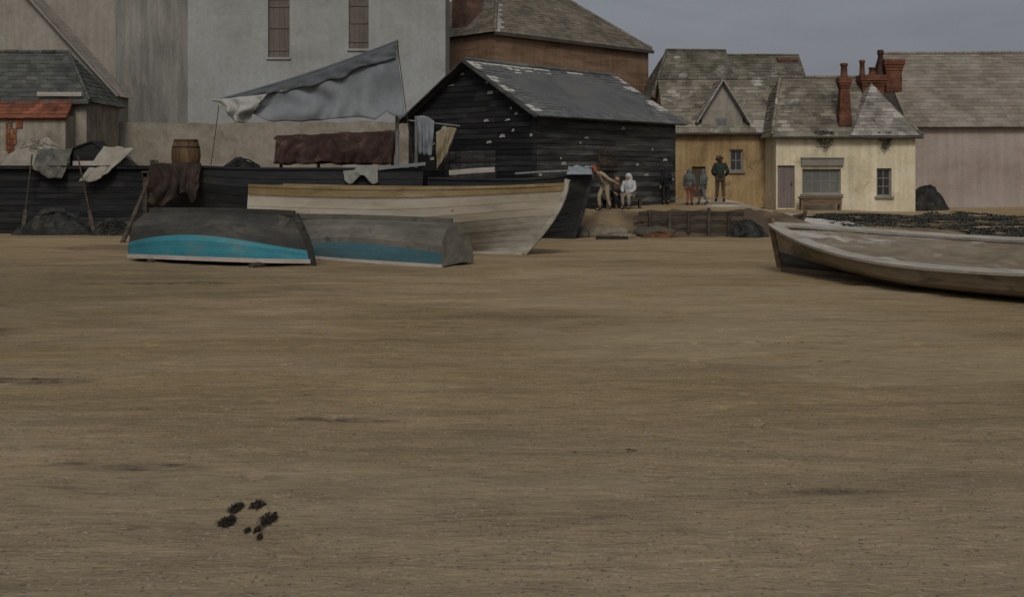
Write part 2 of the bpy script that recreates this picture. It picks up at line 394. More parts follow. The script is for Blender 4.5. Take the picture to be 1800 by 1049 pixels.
def ground_h(x, y):
    und = .016*nz(x*1.5, y*2.4, 11.3) + .007*nz(x*3.1, y*4.6, 2.7) + .035*nz(x*.22, y*.35, 1.3) + .016*nz(x*.6, y*1.3, 4.1) + .004*nz(x*1.5, y*5.0, 7.7)
    und *= 1 - .5*sm(25, 34, y)
    edge = 36.6 + .5*nz(x*.5, 3.0, 2.0)
    bank = .80*sm(edge, edge+1.0, y) + .25*sm(38, 47, y)
    right = .55*sm(30, 46, y) + .12*nz(x*.35, y*.4, 9)*sm(29, 33, y)
    left = .9*sm(41, 45, y)
    m1 = sm(1.4, 2.4, x); m2 = sm(8.6, 11.0, x)
    bank += (.16*nz(x*1.3, y*2.0, 8.1) + .07*nz(x*3.1, y*4.0, 5.5))*sm(edge-.2, edge+.3, y)*(1-sm(38.0, 39.5, y))
    h = lerp(lerp(left, bank, m1), right, m2)
    return h + und + .012*sm(10, 60, abs(x) + 0*y)

def axis(segs):
    out = []
    for a, b, st in segs:
        k = max(1, round((b-a)/st))
        out += [a + (b-a)*i/k for i in range(k)]
    out.append(segs[-1][1])
    return out

xs = axis([(-900,-100,200),(-100,-30,10),(-30,-9,.35),(-9,-6,.1),(-6,6,.055),(6,9,.1),(9,30,.35),(30,100,10),(100,900,200)])
ys = axis([(-200,-20,30),(-20,3,2),(3,14,.05),(14,34,.1),(34,50,.22),(50,110,6),(110,1500,200)])
PALE = [(10.4,42.6,1.6,1.9),(11.3,38.6,1.2,2.0),(14.9,34.0,1.1,1.2),(9.0,44.5,1.8,1.0),(8.0,41.5,1.2,.7),(10.9,37.0,.9,1.2),(10.6,40.4,1.5,2.0)]
DRIFT = [(2.9,14.2,3.6,2.2,.8),(4.6,12.0,2.2,1.5,.7),(1.4,17.6,3.0,1.1,.6),(-1.5,7.2,2.5,1.0,.5),(5.5,19.5,3.0,1.0,.6),(-3,22.5,3.5,.8,.4)]
DARK = [(13.6,41.4,3.4,1.5,.8),(17.4,40.5,2.6,2.6,.9),(14.0,38.5,2.6,2.6),(16.5,35.5,1.9,1.4),(11.9,41.2,1.0,.9),(-8.6,27.4,.0,.0),
        (-9.6,17.4,2.2,.45),(-7.4,14.8,1.1,.5),(-5.4,11.2,1.4,.3),(-2.6,7.9,.55,.14),(-3.2,8.0,.25,.07),
        (-5.5,7.25,.7,.12),(-3.9,7.0,.5,.1),(-4.8,26.2,.3,.1),(2.2,7.3,.5,.08),(-1.4,9.4,.6,.1),(-6.5,21,2.2,.35),(-9.8,31,3.5,1.2),(-8.6,21,6.0,8.5,.48),(-3.5,24.2,2.6,.8,.35),(1.5,26.5,2.6,.7,.3)]
def blob(x, y, L):
    m = 0
    for cx, cy, rx, ry, *st_ in L:
        if rx <= 0: continue
        d = math.hypot((x-cx)/rx, (y-cy)/ry) + .55*nz(x*1.1, y*2.2, 3.3)
        m = max(m, (st_[0] if st_ else 1)*(1 - sm(.45, 1.15, d)))
    return m
gv, gf, gd, gp, gmud, gdr = [], [], [], [], [], []
def mud(x, y):
    a = sm(1.6, 2.4, x)*(1-sm(9.2, 11.0, x))*sm(35.9, 36.5, y + .5*nz(x*1.3, y, 2))*(1-sm(37.6, 38.6, y+.5*nz(x*.9, y, 4)))
    return min(1, a*(.55 + .45*sm(3.0, 6.0, x) + .7*nz(x*1.7, y*2.4, 6.6)))
for y in ys:
    for x in xs:
        gv.append((x, y, ground_h(x, y) + (prints(x, y) if 3 < y < 36 else 0)))
        near = abs(x) < 30 and 3 < y < 50
        gd.append(blob(x, y, DARK) if near else 0)
        gp.append(blob(x, y, PALE) if near else 0)
        gdr.append(blob(x, y, DRIFT) if near else 0)
        gmud.append(max(0, mud(x, y)) if near else 0)
nx = len(xs)
for j in range(len(ys)-1):
    for i in range(nx-1):
        gf.append((j*nx+i, j*nx+i+1, (j+1)*nx+i+1, (j+1)*nx+i))
gm = bpy.data.meshes.new('sand_beach')
gm.from_pydata(gv, [], gf)
for nm, dat in (('wet', gd), ('bare', gp), ('mud', gmud), ('drift', gdr)):
    a_ = gm.attributes.new(nm, 'FLOAT', 'POINT'); a_.data.foreach_set('value', dat)
gm.polygons.foreach_set('use_smooth', [True]*len(gf))
ground = bpy.data.objects.new('ground', gm); COL.objects.link(ground)
tag(ground, 'brown trodden sand beach running up to the boats and cottages', 'ground', kind='structure')

def sand_material():
    m = bpy.data.materials.new('sand'); m.use_nodes = True
    n, l = m.node_tree.nodes, m.node_tree.links
    p = n['Principled BSDF']; p.inputs['Roughness'].default_value = .9
    p.inputs['Specular IOR Level'].default_value = .2
    tc = n.new('ShaderNodeTexCoord')
    def noise(scale, stretch, det=8, dist=.5, rough=.6, rot=0):
        mp = n.new('ShaderNodeMapping'); mp.inputs['Scale'].default_value = (stretch[0], stretch[1], 0.0)
        mp.inputs['Rotation'].default_value = (0, 0, rot)
        l.new(tc.outputs['Object'], mp.inputs[0])
        t = n.new('ShaderNodeTexNoise'); t.inputs['Scale'].default_value = scale
        t.inputs['Detail'].default_value = det; t.inputs['Distortion'].default_value = dist
        t.inputs['Roughness'].default_value = rough
        l.new(mp.outputs[0], t.inputs['Vector']); return t
    def rng(s, a, b, c, d):
        r = n.new('ShaderNodeMapRange')
        for i, q in enumerate((a, b, c, d)): r.inputs[i+1].default_value = q
        l.new(s, r.inputs[0]); return r.outputs[0]
    def mixc(f, a, b, bt='MIX'):
        x = n.new('ShaderNodeMix'); x.data_type = 'RGBA'; x.blend_type = bt
        if isinstance(f, float): x.inputs[0].default_value = f
        else: l.new(f, x.inputs[0])
        for k, q in ((6, a), (7, b)):
            if isinstance(q, tuple): x.inputs[k].default_value = q
            else: l.new(q, x.inputs[k])
        return x.outputs[2]
    def scl(c, f):
        x = n.new('ShaderNodeVectorMath'); x.operation = 'SCALE'
        l.new(c, x.inputs[0]); l.new(f, x.inputs['Scale']); return x.outputs[0]
    big = noise(.16, (1, 2.2, 1), 6, 1.0)
    mid = noise(.55, (.42, 2.2, 1), 9, 1.3, .65, R(2))
    fin = noise(2.2, (.60, 2.6, 1), 9, 1.8, .70, R(3))
    fin2 = noise(5.0, (.55, 2.6, 1), 7, 1.6, .70, R(-6))
    grain = noise(38, (1, 1, 1), 5, 0, .8)
    cr = n.new('ShaderNodeValToRGB')
    cr.color_ramp.elements[0].position = .32; cr.color_ramp.elements[0].color = (.225,.162,.080,1)
    cr.color_ramp.elements[1].position = .68; cr.color_ramp.elements[1].color = (.338,.256,.150,1)
    e = cr.color_ramp.elements.new(.5); e.color = (.295,.213,.109,1)
    l.new(big.outputs[0], cr.inputs[0])
    # nearer sand is greyer, drier
    sp = n.new('ShaderNodeSeparateXYZ'); l.new(tc.outputs['Object'], sp.inputs[0])
    dry = rng(sp.outputs[1], 5.5, 11, 1, 0)
    c = mixc(dry, cr.outputs[0], (.318,.244,.150,1))
    c = scl(c, rng(mid.outputs[0], .3, .7, .76, 1.24))
    c = scl(c, rng(fin.outputs[0], .3, .7, .86, 1.14))
    c = scl(c, rng(fin2.outputs[0], .3, .7, .89, 1.10))
    c = scl(c, rng(grain.outputs[0], .3, .7, .74, 1.26))
    lump = noise(6.5, (.7, 1.5, 1), 8, .3, .72)
    c = scl(c, rng(lump.outputs[0], .3, .7, .84, 1.16))
    vo = n.new('ShaderNodeTexVoronoi'); vo.inputs['Scale'].default_value = 55
    l.new(tc.outputs['Object'], vo.inputs['Vector'])
    spk = n.new('ShaderNodeSeparateColor'); l.new(vo.outputs['Color'], spk.inputs[0])
    c = mixc(rng(spk.outputs[0], .965, .985, 0, .6), c, (.45,.42,.36,1))
    c = mixc(rng(spk.outputs[1], .965, .985, 0, .6), c, (.06,.05,.038,1))
    # greyish lighter drifts combed by the wind
    pl = noise(1.3, (.22, 3.0, 1), 8, 2.2, .7, R(6))
    c = mixc(rng(pl.outputs[0], .57, .74, 0, .55), c, (.36,.31,.235,1))
    wet = n.new('ShaderNodeAttribute'); wet.attribute_name = 'wet'
    bare = n.new('ShaderNodeAttribute'); bare.attribute_name = 'bare'
    wm = n.new('ShaderNodeMath'); wm.operation = 'MULTIPLY'
    l.new(wet.outputs['Fac'], wm.inputs[0]); l.new(rng(lump.outputs[0], .40, .60, .12, 1), wm.inputs[1])
    c = mixc(wm.outputs[0], c, (.060,.050,.036,1))
    drf = n.new('ShaderNodeAttribute'); drf.attribute_name = 'drift'
    dm_ = n.new('ShaderNodeMath'); dm_.operation = 'MULTIPLY'
    l.new(drf.outputs['Fac'], dm_.inputs[0]); l.new(rng(fin.outputs[0], .36, .62, .1, .8), dm_.inputs[1])
    c = mixc(dm_.outputs[0], c, (.41,.328,.205,1))
    mud_ = n.new('ShaderNodeAttribute'); mud_.attribute_name = 'mud'
    c = mixc(mud_.outputs['Fac'], c, (.085,.062,.040,1))
    bmn = n.new('ShaderNodeMath'); bmn.operation = 'MULTIPLY'
    l.new(bare.outputs['Fac'], bmn.inputs[0]); l.new(rng(mid.outputs[0], .34, .5, .3, 1), bmn.inputs[1])
    c = mixc(bmn.outputs[0], c, (.52,.485,.43,1))
    l.new(c, p.inputs['Base Color'])
    s1 = n.new('ShaderNodeMath'); s1.operation = 'ADD'
    l.new(fin.outputs[0], s1.inputs[0]); l.new(fin2.outputs[0], s1.inputs[1])
    s2 = n.new('ShaderNodeMath'); s2.operation = 'MULTIPLY_ADD'; s2.inputs[1].default_value = .5
    l.new(grain.outputs[0], s2.inputs[0]); l.new(s1.outputs[0], s2.inputs[2])
    bp = n.new('ShaderNodeBump'); bp.inputs['Strength'].default_value = .7; bp.inputs['Distance'].default_value = .04
    tr_ = n.new('ShaderNodeTexVoronoi'); tr_.feature = 'SMOOTH_F1'; tr_.inputs['Scale'].default_value = 2.6
    tr_.inputs['Smoothness'].default_value = .7
    tmp = n.new('ShaderNodeMapping'); tmp.inputs['Scale'].default_value = (1, 1.25, 1)
    l.new(tc.outputs['Object'], tmp.inputs[0]); l.new(tmp.outputs[0], tr_.inputs['Vector'])
    trm = n.new('ShaderNodeMath'); trm.operation = 'MULTIPLY'
    l.new(tr_.outputs['Distance'], trm.inputs[0]); l.new(rng(big.outputs[0], .45, .6, 0, 1.1), trm.inputs[1])
    s3 = n.new('ShaderNodeMath'); s3.operation = 'ADD'
    s4 = n.new('ShaderNodeMath'); s4.operation = 'ADD'
    l.new(s2.outputs[0], s3.inputs[0]); l.new(trm.outputs[0], s3.inputs[1])
    l.new(s3.outputs[0], s4.inputs[0]); l.new(lump.outputs[0], s4.inputs[1])
    l.new(s4.outputs[0], bp.inputs['Height']); l.new(bp.outputs[0], p.inputs['Normal'])
    return m
gm.materials.append(sand_material())

# ------------------------------------------------------------------ building kit
def wall_face(mb, p0, p1, z0, z1, thick, openings=(), nrm=None):
    """upright wall from p0 to p1 (xy), with real openings (u0,z0,u1,z1) and reveals going inwards"""
    p0, p1 = V((*p0, 0)), V((*p1, 0)); d = (p1-p0); Lw = d.length; d.normalize()
    n = V((-d.y, d.x, 0))          # inwards for walls listed left to right seen from outside
    us = sorted({0, Lw, *[o[0] for o in openings], *[o[2] for o in openings]})
    zs = sorted({z0, z1, *[o[1] for o in openings], *[o[3] for o in openings]})
    P = lambda u, z, k=0: p0 + d*u + n*k + V((0,0,z))
    for i in range(len(us)-1):
        for j in range(len(zs)-1):
            cu, cz = (us[i]+us[i+1])/2, (zs[j]+zs[j+1])/2
            if any(o[0] < cu < o[2] and o[1] < cz < o[3] for o in openings): continue
            mb.face([P(us[i],zs[j]), P(us[i+1],zs[j]), P(us[i+1],zs[j+1]), P(us[i],zs[j+1])])
    for u0, a, u1, b in [o[:4] for o in openings]:
        t = thick
        mb.face([P(u0,a),P(u0,b),P(u0,b,t),P(u0,a,t)]); mb.face([P(u1,b),P(u1,a),P(u1,a,t),P(u1,b,t)])
        mb.face([P(u0,b),P(u1,b),P(u1,b,t),P(u0,b,t)]); mb.face([P(u1,a),P(u0,a),P(u0,a,t),P(u1,a,t)])

def tiles(mb, A, B, C, D, course=.26, width=.36, lip=.022, jit=.010, tonef=None, sag=0.0):
    """lapped tiles over the roof plane A,B (eave) C,D (ridge)"""
    A, B, C, D = map(V, (A, B, C, D))
    n = (B-A).cross(D-A) if (D-A).length > .01 else (B-A).cross(C-A)
    n.normalize()
    if n.z < 0: n = -n
    L = max((D-A).length, (C-B).length); k = max(2, round(L/course))
    th = .09
    quad = [A, B, C, D] if (C-D).length > 1e-3 else [A, B, C]
    top = [q - n*.012 for q in quad]; bot = [q - n*th for q in quad]
    mb.face(top, .3); mb.face(bot[::-1], .1)
    for i in range(len(quad)):
        j = (i+1) % len(quad)
        mb.face([bot[i], bot[j], top[j], top[i]], .2)
    for i in range(k):
        f0 = i/k - (.02 if i == 0 else 0); f1 = min(1.0, (i+1.2)/k)
        a, b = A.lerp(D, f0), B.lerp(C, f0); c, d = B.lerp(C, f1), A.lerp(D, f1)
        Lr = (b-a).length; m = max(1, round(Lr/width))
        off = .5/m if i % 2 else 0
        cuts = [0] + [min(1, max(0, q/m - off + random.uniform(-.08, .08)/m)) for q in range(1, m+1)]
        cuts = sorted(set(cuts)); 
        if cuts[-1] < 1: cuts.append(1)
        for q in range(len(cuts)-1):
            u0, u1 = cuts[q], cuts[q+1]
            if u1-u0 < 1e-4: continue
            e = lip + random.uniform(-jit, jit)*.9
            s_ = -sag*math.sin(PI*(f0))*math.sin(PI*(u0+u1)/2)
            dn = V((0,0,s_)); up = V((0,0,-.012*random.random()))
            q0, q1, q2, q3 = a.lerp(b,u0)+n*e+dn+up, a.lerp(b,u1)+n*e+dn, d.lerp(c,u1)+n*.004+dn, d.lerp(c,u0)+n*.004+dn
            t = random.random()*.9
            if tonef:
                t2 = tonef((u0+u1)/2, (f0+f1)/2)
                if t2 is not None: t = t2
            mb.face([q0,q1,q2,q3], t)
            mb.face([q0-n*(e+.012), q1-n*(e+.012), q1, q0], t*.6)

def ridge(mb, a, b, r=.1, tone=.4):
    a, b = V(a), V(b); k = max(1, int((b-a).length/.45))
    for i in range(k):
        p, q = a.lerp(b, i/k), a.lerp(b, (i+.96)/k)
        o = V((0,0,random.uniform(-.012,.012)))
        mb.tube([p+o, q+o], r, 7, random.random()*.9)

def boards(mb, p0, p1, z0, topf, course=.2, proud=.022, pale=.02, wmax=3.6, tonef=None):
    """horizontal lapped boards, each a piece of its own, from p0 to p1; topf(u) = height of the wall there"""
    p0, p1 = V((*p0,0)), V((*p1,0)); d = p1-p0; L = d.length; d.normalize(); n = V((d.y, -d.x, 0))
    z = z0
    N = 60
    hs = [topf(i/N*L) for i in range(N+1)]
    while z < max(hs):
        zc = z + course
        ins = [i for i in range(N+1) if hs[i] > z + course*.3]
        if not ins: break
        u = ins[0]/N*L; ue = ins[-1]/N*L
        while u < ue - .02:
            w = min(random.uniform(1.2, wmax), ue-u)
            t = random.random()*.85
            if random.random() < .18: t *= .3
            if tonef: t = tonef((u+w/2)/L, z, t)
            pr = proud*random.uniform(.6, 1.5); dz = random.uniform(-.012, .012)
            P = lambda uu, zz, k: p0 + d*uu + n*k + V((0,0,zz))
            a, b = u+.004, u+w-.004
            mb.face([P(a,z+dz,pr), P(b,z+dz*.3,pr), P(b,zc,.004), P(a,zc,.004)], t)
            mb.face([P(a,z+dz,0), P(b,z+dz*.3,0), P(b,z+dz*.3,pr), P(a,z+dz,pr)], t*.5)
            # small chips of bare pale wood / lime
            if random.random() < pale*6:
                cu = random.uniform(a, b); cw = random.uniform(.06, .34)
                if cu+cw < b:
                    c0, c1 = z+course*.1, z+course*random.uniform(.45, .8)
                    k0 = lerp(pr, .004, .1)+.006; k1 = lerp(pr,.004,.7)+.006
                    mb.face([P(cu,c0,k0), P(cu+cw,c0+.02,k0), P(cu+cw*.8,c1,k1), P(cu+cw*.2,c1-.02,k1)], 1.0)
            u += w
        z = zc

def window(parent, x0, z0, x1, z1, y, frame_m, glass_m, cols=2, rows=3, name='window', sill=True, proud=.0, dark=None):
    """sash window in local house space on a wall facing -y, set back at depth y"""
    f = MB(); b = .07; t = .06
    f.box((x0, y-t, z0), (x0+b, y, z1)); f.box((x1-b, y-t, z0), (x1, y, z1))
    f.box((x0+b, y-t, z0), (x1-b, y, z0+b)); f.box((x0+b, y-t, z1-b), (x1-b, y, z1))
    for i in range(1, cols):
        u = lerp(x0+b, x1-b, i/cols); f.box((u-.018, y-t+.012, z0+b), (u+.018, y-.006, z1-b))
    for j in range(1, rows):
        w = lerp(z0+b, z1-b, j/rows); f.box((x0+b, y-t+.018, w-.018), (x1-b, y-.01, w+.018))
    fo = f.build(name, frame_m, parent)
    g = MB(); g.box((x0+.01, y-.022, z0+.01), (x1-.01, y-.012+.03, z1-.01)); g.build('pane', glass_m, fo)
    if sill:
        s_ = MB(); s_.box((x0-.08, -.09, z0-.09), (x1+.08, y-t-.002, z0-.003)); s_.build('sill', frame_m, fo)
    return fo

def chimney(parent, c, w, d, z0, z1, m, pots=(), taper=0.0, cap=True, pot_m=None, name='chimney'):
    """brick stack in courses with a corbelled head; pots = [(dx, height, radius)]"""
    mb = MB(); z = z0; k = 0; ch = .11
    n = max(3, int((z1-z0)/ch)); ch = (z1-z0)/n
    for i in range(n):
        f = 1 - taper*i/n
        g = .0
        if cap and i >= n-4: g = .035*(min(i-(n-5), 3))
        a, b = w/2*f+g, d/2*f+g
        a += random.uniform(-.006,.006)
        mb.box((c[0]-a, c[1]-b, z), (c[0]+a, c[1]+b, z+ch-.008), random.random()*.9)
        mb.box((c[0]-a+.012, c[1]-b+.012, z+ch-.008), (c[0]+a-.012, c[1]+b-.012, z+ch), .9)
        z += ch
    o = mb.build(name, m, parent)
    for dx, h, r, pm in pots:
        pb = MB(); pb.lathe([(r*1.15,0),(r*1.2,.05),(r,.09),(r*.86,h*.8),(r*1.1,h*.83),(r*1.12,h*.94),(r*.95,h),(r*.7,h),(r*.7,h-.1)], 12, (c[0]+dx, c[1], z1-.005))
        pb.build('chimney_pot', pm, o)
    return o

def gable_house(name, label, cat, x, y, z, rz, Wd, Dp, H, Rh, wall_m, roof_m, axis_='x', openings=(), over=.25,
                group=None, hip_r=0.0, hip_l=0.0, tonef=None, roof_name='roof', back=True, eave_drop=.12, gut=True, tile=(.26,.36), pent=True):
    """house with front-left foot at x,y; +x along the front, +y away. Returns (root, roof object)"""
    r = empty(name, (x, y, z), label, cat, rz, group)
    w = MB()
    wall_face(w, (0,0), (Wd,0), -.5, H, .2, openings)
    wall_face(w, (Wd,0), (Wd,Dp), -.5, H, .2)
    wall_face(w, (Wd,Dp), (0,Dp), -.5, H, .2)
    wall_face(w, (0,Dp), (0,0), -.5, H, .2)
    if axis_ == 'x':
        if hip_l <= 0: w.face([(0,0,H),(0,Dp,H),(0,Dp/2,Rh)])
        if hip_r <= 0: w.face([(Wd,0,H),(Wd,Dp/2,Rh),(Wd,Dp,H)])
    else:
        w.face([(0,0,H),(Wd,0,H),(Wd/2,0,Rh)]); w.face([(0,Dp,H),(Wd/2,Dp,Rh),(Wd,Dp,H)])
    w.build('wall', wall_m, r)
    rf = MB(); o = over; up = .10
    if axis_ == 'x':
        sl = (Rh-H)/(Dp/2); ze = H - sl*o + up; zr = Rh + up
        xl = -o*.5 if hip_l <= 0 else -o; xr = Wd+o*.5 if hip_r <= 0 else Wd+o
        xrl = xl if hip_l <= 0 else hip_l; xrr = xr if hip_r <= 0 else Wd-hip_r
        tiles(rf, (xl,-o,ze),(xr,-o,ze),(xrr,Dp/2,zr),(xrl,Dp/2,zr), *tile, tonef=tonef)
        if back: tiles(rf, (xr,Dp+o,ze),(xl,Dp+o,ze),(xrl,Dp/2,zr),(xrr,Dp/2,zr), .5, .7)
        if hip_r > 0:
            tiles(rf, (xr,-o,ze),(xr,Dp+o,ze),(xrr,Dp/2,zr),(xrr,Dp/2,zr), *tile); ridge(rf, (xr,-o,ze+.02),(xrr,Dp/2,zr+.02), .07)
        if hip_l > 0:
            tiles(rf, (xl,Dp+o,ze),(xl,-o,ze),(xrl,Dp/2,zr),(xrl,Dp/2,zr), *tile); ridge(rf, (xl,-o,ze+.02),(xrl,Dp/2,zr+.02), .07)
        ridge(rf, (xrl,Dp/2,zr+.01),(xrr,Dp/2,zr+.01), .09)
    else:
        sl = (Rh-H)/(Wd/2); ze = H - sl*o + up; zr = Rh + up
        tiles(rf, (-o,Dp+o,ze),(-o,-o*.6,ze),(Wd/2,-o*.6,zr),(Wd/2,Dp+o,zr), *tile, tonef=tonef)
        tiles(rf, (Wd+o,-o*.6,ze),(Wd+o,Dp+o,ze),(Wd/2,Dp+o,zr),(Wd/2,-o*.6,zr), *tile, tonef=tonef)
        ridge(rf, (Wd/2,-o*.6,zr+.01),(Wd/2,Dp+o,zr+.01), .09)
    ro = rf.build(roof_name, roof_m, r)
    if gut and axis_ == 'x':
        g = MB(); pts = [(lerp(xl, xr, i/14), -o-.06, ze-.09+.02*nz(i*.7, x)) for i in range(15)]
        g.tube(pts, .055, 7); g.build('gutter', M['gutter'], r)
    return r, ro, (ze, zr)

# ------------------------------------------------------------------ the village
# tarred boat shed in the middle ------------------------------------------------
shed = empty('boat_shed', (0.77, 37.0, 0), 'black tarred boat shed with grey slate roof, gable end facing the beach', 'shed', math.atan2(6.3, 5.67))
# local: +x along the lit right-hand side wall (8.48), +y to the left along the gable (6.14)
SL, SW, SE, SR = 8.48, 6.14, 4.15, 6.0
wl_ = MB()
wall_face(wl_, (0,0), (SL,0), -.4, SE, .1)
wall_face(wl_, (SL,0), (SL,SW), -.4, SE, .1)
wall_face(wl_, (SL,SW), (0,SW), -.4, SE, .1)
wall_face(wl_, (0,SW), (0,0), -.4, SE, .1)
wl_.face([(0,SW,SE),(0,0,SE),(0,SW/2,SR)]); wl_.face([(SL,0,SE),(SL,SW,SE),(SL,SW/2,SR)])
wl_.build('wall', M['tar'], shed)
g_ = MB(); boards(g_, (0,SW), (0,0), -.1, lambda u: SE + (SR-SE)*(1-abs(u-SW/2)/(SW/2)), .19, pale=.05)
for yy in (0.0, SW): g_.box((-.05, yy-.06, -.1), (.03, yy+.06, SE-.05), .7)
g_.build('gable_boarding', M['tar'], shed)
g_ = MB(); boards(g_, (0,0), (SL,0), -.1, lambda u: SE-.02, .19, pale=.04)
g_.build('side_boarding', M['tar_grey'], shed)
rf = MB()
def shed_tone(u, f):
    if f > .72 and .20 < u < .50 and (f-.72)*.9 > abs(u-.36)-.09: return 1.0
    if f > .93 and (u < .2 or .6 < u < .74): return 1.0
    if u < .045 and nz(f*7, 3.3) > .02: return 1.0
    if u > .93 and nz(f*6, 8.3) > .15: return 1.0
    if f > .8 and u > .97: return 1.0
    return None
zo = SE - .35*(SR-SE)/(SW/2)
tiles(rf, (-.25,-.35,zo+.12), (SL+.25,-.35,zo+.12), (SL+.25,SW/2,SR+.12), (-.25,SW/2,SR+.12), .24, .34, tonef=shed_tone, sag=.09)
tiles(rf, (SL+.25,SW+.35,zo+.12), (-.25,SW+.35,zo+.12), (-.25,SW/2,SR+.12), (SL+.25,SW/2,SR+.12), .3, .4)
ridge(rf, (-.25,SW/2,SR+.13), (SL+.25,SW/2,SR+.13), .09)
rf.build('roof', M['slate'], shed)
for s_ in (-1, 1):
    b_ = MB(); yy = SW/2 + s_*(SW/2+.35)
    b_.sweep([(-.30, yy, zo+.04), (-.30, SW/2+s_*.03, SR+.04)], .05, .2, up=(1,0,0)); b_.build('bargeboard', M['tar_grey'], shed)
hb = MB(); hb.box((3.45,-.09,2.2),(4.55,-.03,2.98),.4)
for k in range(6): hb.box((3.47+k*.18,-.12,2.22),(3.63+k*.18,-.09,2.96),random.random()*.5)
ho = hb.build('shutter', M['dark_wood'], shed)
for zz in (2.35, 2.75):
    hh = MB(); hh.box((3.45,-.15,zz),(4.55,-.12,zz+.07)); hh.build('hinge', M['iron'], ho)
db = MB()
for k in range(9): db.box((-.075,1.75+k*.28,.1),(-.045,2.01+k*.28,2.9),random.random()*.6)
do = db.build('door', M['tar_grey'], shed)
for zz in (.7, 2.5):
    dh = MB(); dh.box((-.10,1.75,zz),(-.075,4.25,zz+.08)); dh.build('hinge', M['iron'], do)

# brown hipped building behind the shed -----------------------------------------
bx0, by0 = -0.81, 52.0
brown = empty('brick_house', (bx0, by0, 0), 'tall brown walled house with hipped grey brown roof behind the boat shed', 'house', math.atan2(8.0, 8.27))
BL, BD, BH, BRZ = 11.5, 9.0, 8.75, 12.7
w = MB()
wall_face(w, (0,0),(BL,0), 0, BH, .2); wall_face(w, (BL,0),(BL,BD), 0, BH, .2)
wall_face(w, (BL,BD),(0,BD), 0, BH, .2); wall_face(w, (0,BD),(0,0), 0, BH, .2)
w.build('wall', M['brown_wall'], brown)
rf = MB(); o = .14
def brown_tone(u, f):
    if u < .04 and f < .45: return 1.0
    return None
hz_ = BH + .1
tiles(rf, (-o,-o,hz_),(BL+o,-o,hz_),(BL-4.5,4.5,BRZ),(4.5,4.5,BRZ), .3, .4, tonef=brown_tone)
tiles(rf, (BL+o,-o,hz_),(BL+o,BD+o,hz_),(BL-4.5,4.5,BRZ),(BL-4.5,4.5,BRZ), .3, .4)
tiles(rf, (-o,BD+o,hz_),(-o,-o,hz_),(4.5,4.5,BRZ),(4.5,4.5,BRZ), .3, .4)
tiles(rf, (BL+o,BD+o,hz_),(-o,BD+o,hz_),(4.5,4.5,BRZ),(BL-4.5,4.5,BRZ), .6, .8)
ridge(rf, (-o,-o,hz_+.03),(4.5,4.5,BRZ), .1); ridge(rf, (BL+o,-o,hz_+.03),(BL-4.5,4.5,BRZ), .1)
rf.build('roof', M['grey_brown_slate'], brown)
g_ = MB(); g_.box((-o-.05,-o-.1,BH-.12),(BL+o+.05,-o+.0,BH+.02)); g_.build('gutter', M['gutter'], brown)
for k, u in enumerate((3.0, 7.2)):
    pass
chimney(brown, (.9, 3.0), 1.0, 1.1, 8.6, 12.6, M['brick_mauve'], [(-.25,.7,.14,M['terracotta']),(.25,.7,.14,M['terracotta'])])

# tall white building -----------------------------------------------------------
WY = 48.0
wx0, wx1 = X(330, WY), X(783, WY)
def wpx(px): return X(px, WY) - wx0
Hw = 13.5
whouse = empty('white_warehouse', (wx0, WY, 0), 'tall pale white rendered warehouse with two narrow pinkish shuttered openings', 'building')
ops = [(wpx(471), Z(101,WY), wpx(509), Z(-6,WY)), (wpx(613), Z(86,WY), wpx(648), Z(-8,WY))]
w = MB()
wall_face(w, (0,0),(wx1-wx0,0), -.3, Hw, .22, ops); wall_face(w, (wx1-wx0,0),(wx1-wx0,3.2), -.3, Hw, .2)
wall_face(w, (wx1-wx0,3.2),(0,3.2), -.3, Hw, .2); wall_face(w, (0,3.2),(0,0), -.3, Hw, .2)
w.build('wall', M['white_render'], whouse)
rf = MB(); tiles(rf, (-.3,-.35,Hw),(wx1-wx0+.1,-.35,Hw),(wx1-wx0+.1,1.6,Hw+1.6),(-.3,1.6,Hw+1.6)); tiles(rf, (wx1-wx0+.1,3.5,Hw),(-.3,3.5,Hw),(-.3,1.6,Hw+1.6),(wx1-wx0+.1,1.6,Hw+1.6),.5,.7)
rf.build('roof', M['slate'], whouse)
for (u0, a, u1, b) in ops:
    s_ = MB()
    for k in range(4):
        q0, q1 = lerp(u0, u1, k/4), lerp(u0, u1, (k+1)/4)
        s_.box((q0+.004,.16,a),(q1-.004,.21,b), random.random()*.9)
    so = s_.build('shutter', M['shutter'], whouse)
    for zz in (a+.35, (a+b)/2, b-.4):
        t_ = MB(); t_.box((u0+.01,.13,zz-.06),(u1-.01,.158,zz+.06), .3); t_.build('batten', M['shutter'], so)
    q_ = MB(); q_.box((u0-.06,-.07,a-.1),(u1+.06,.08,a-.002)); q_.build('sill', M['white_render'], so)

# set-back left wing: shade of the warehouse return put into its grey render
gx0, gx1 = X(203, 49.2), X(333, 49.2)
gw = empty('shaded_wing', (gx0, 49.2, 0), 'dark grey wing carrying the shade of the white warehouse side', 'building')
w = MB(); Wg = gx1-gx0
wall_face(w, (0,0),(Wg,0), -.3, 13.0, .2); wall_face(w, (0,2.5),(0,0), -.3, 13.0, .2)
wall_face(w, (Wg,2.5),(0,2.5), -.3, 13.0, .2); wall_face(w, (Wg,0),(Wg,2.5), -.3, 13.0, .2)
w.build('wall', M['shaded_render'], gw)
rf = MB(); tiles(rf, (-.2,-.3,13.0),(Wg-.02,-.3,13.0),(Wg-.02,1.25,14.2),(-.2,1.25,14.2)); tiles(rf, (Wg-.02,2.8,13.0),(-.2,2.8,13.0),(-.2,1.25,14.2),(Wg-.02,1.25,14.2),.5,.7); rf.build('roof', M['slate'], gw)

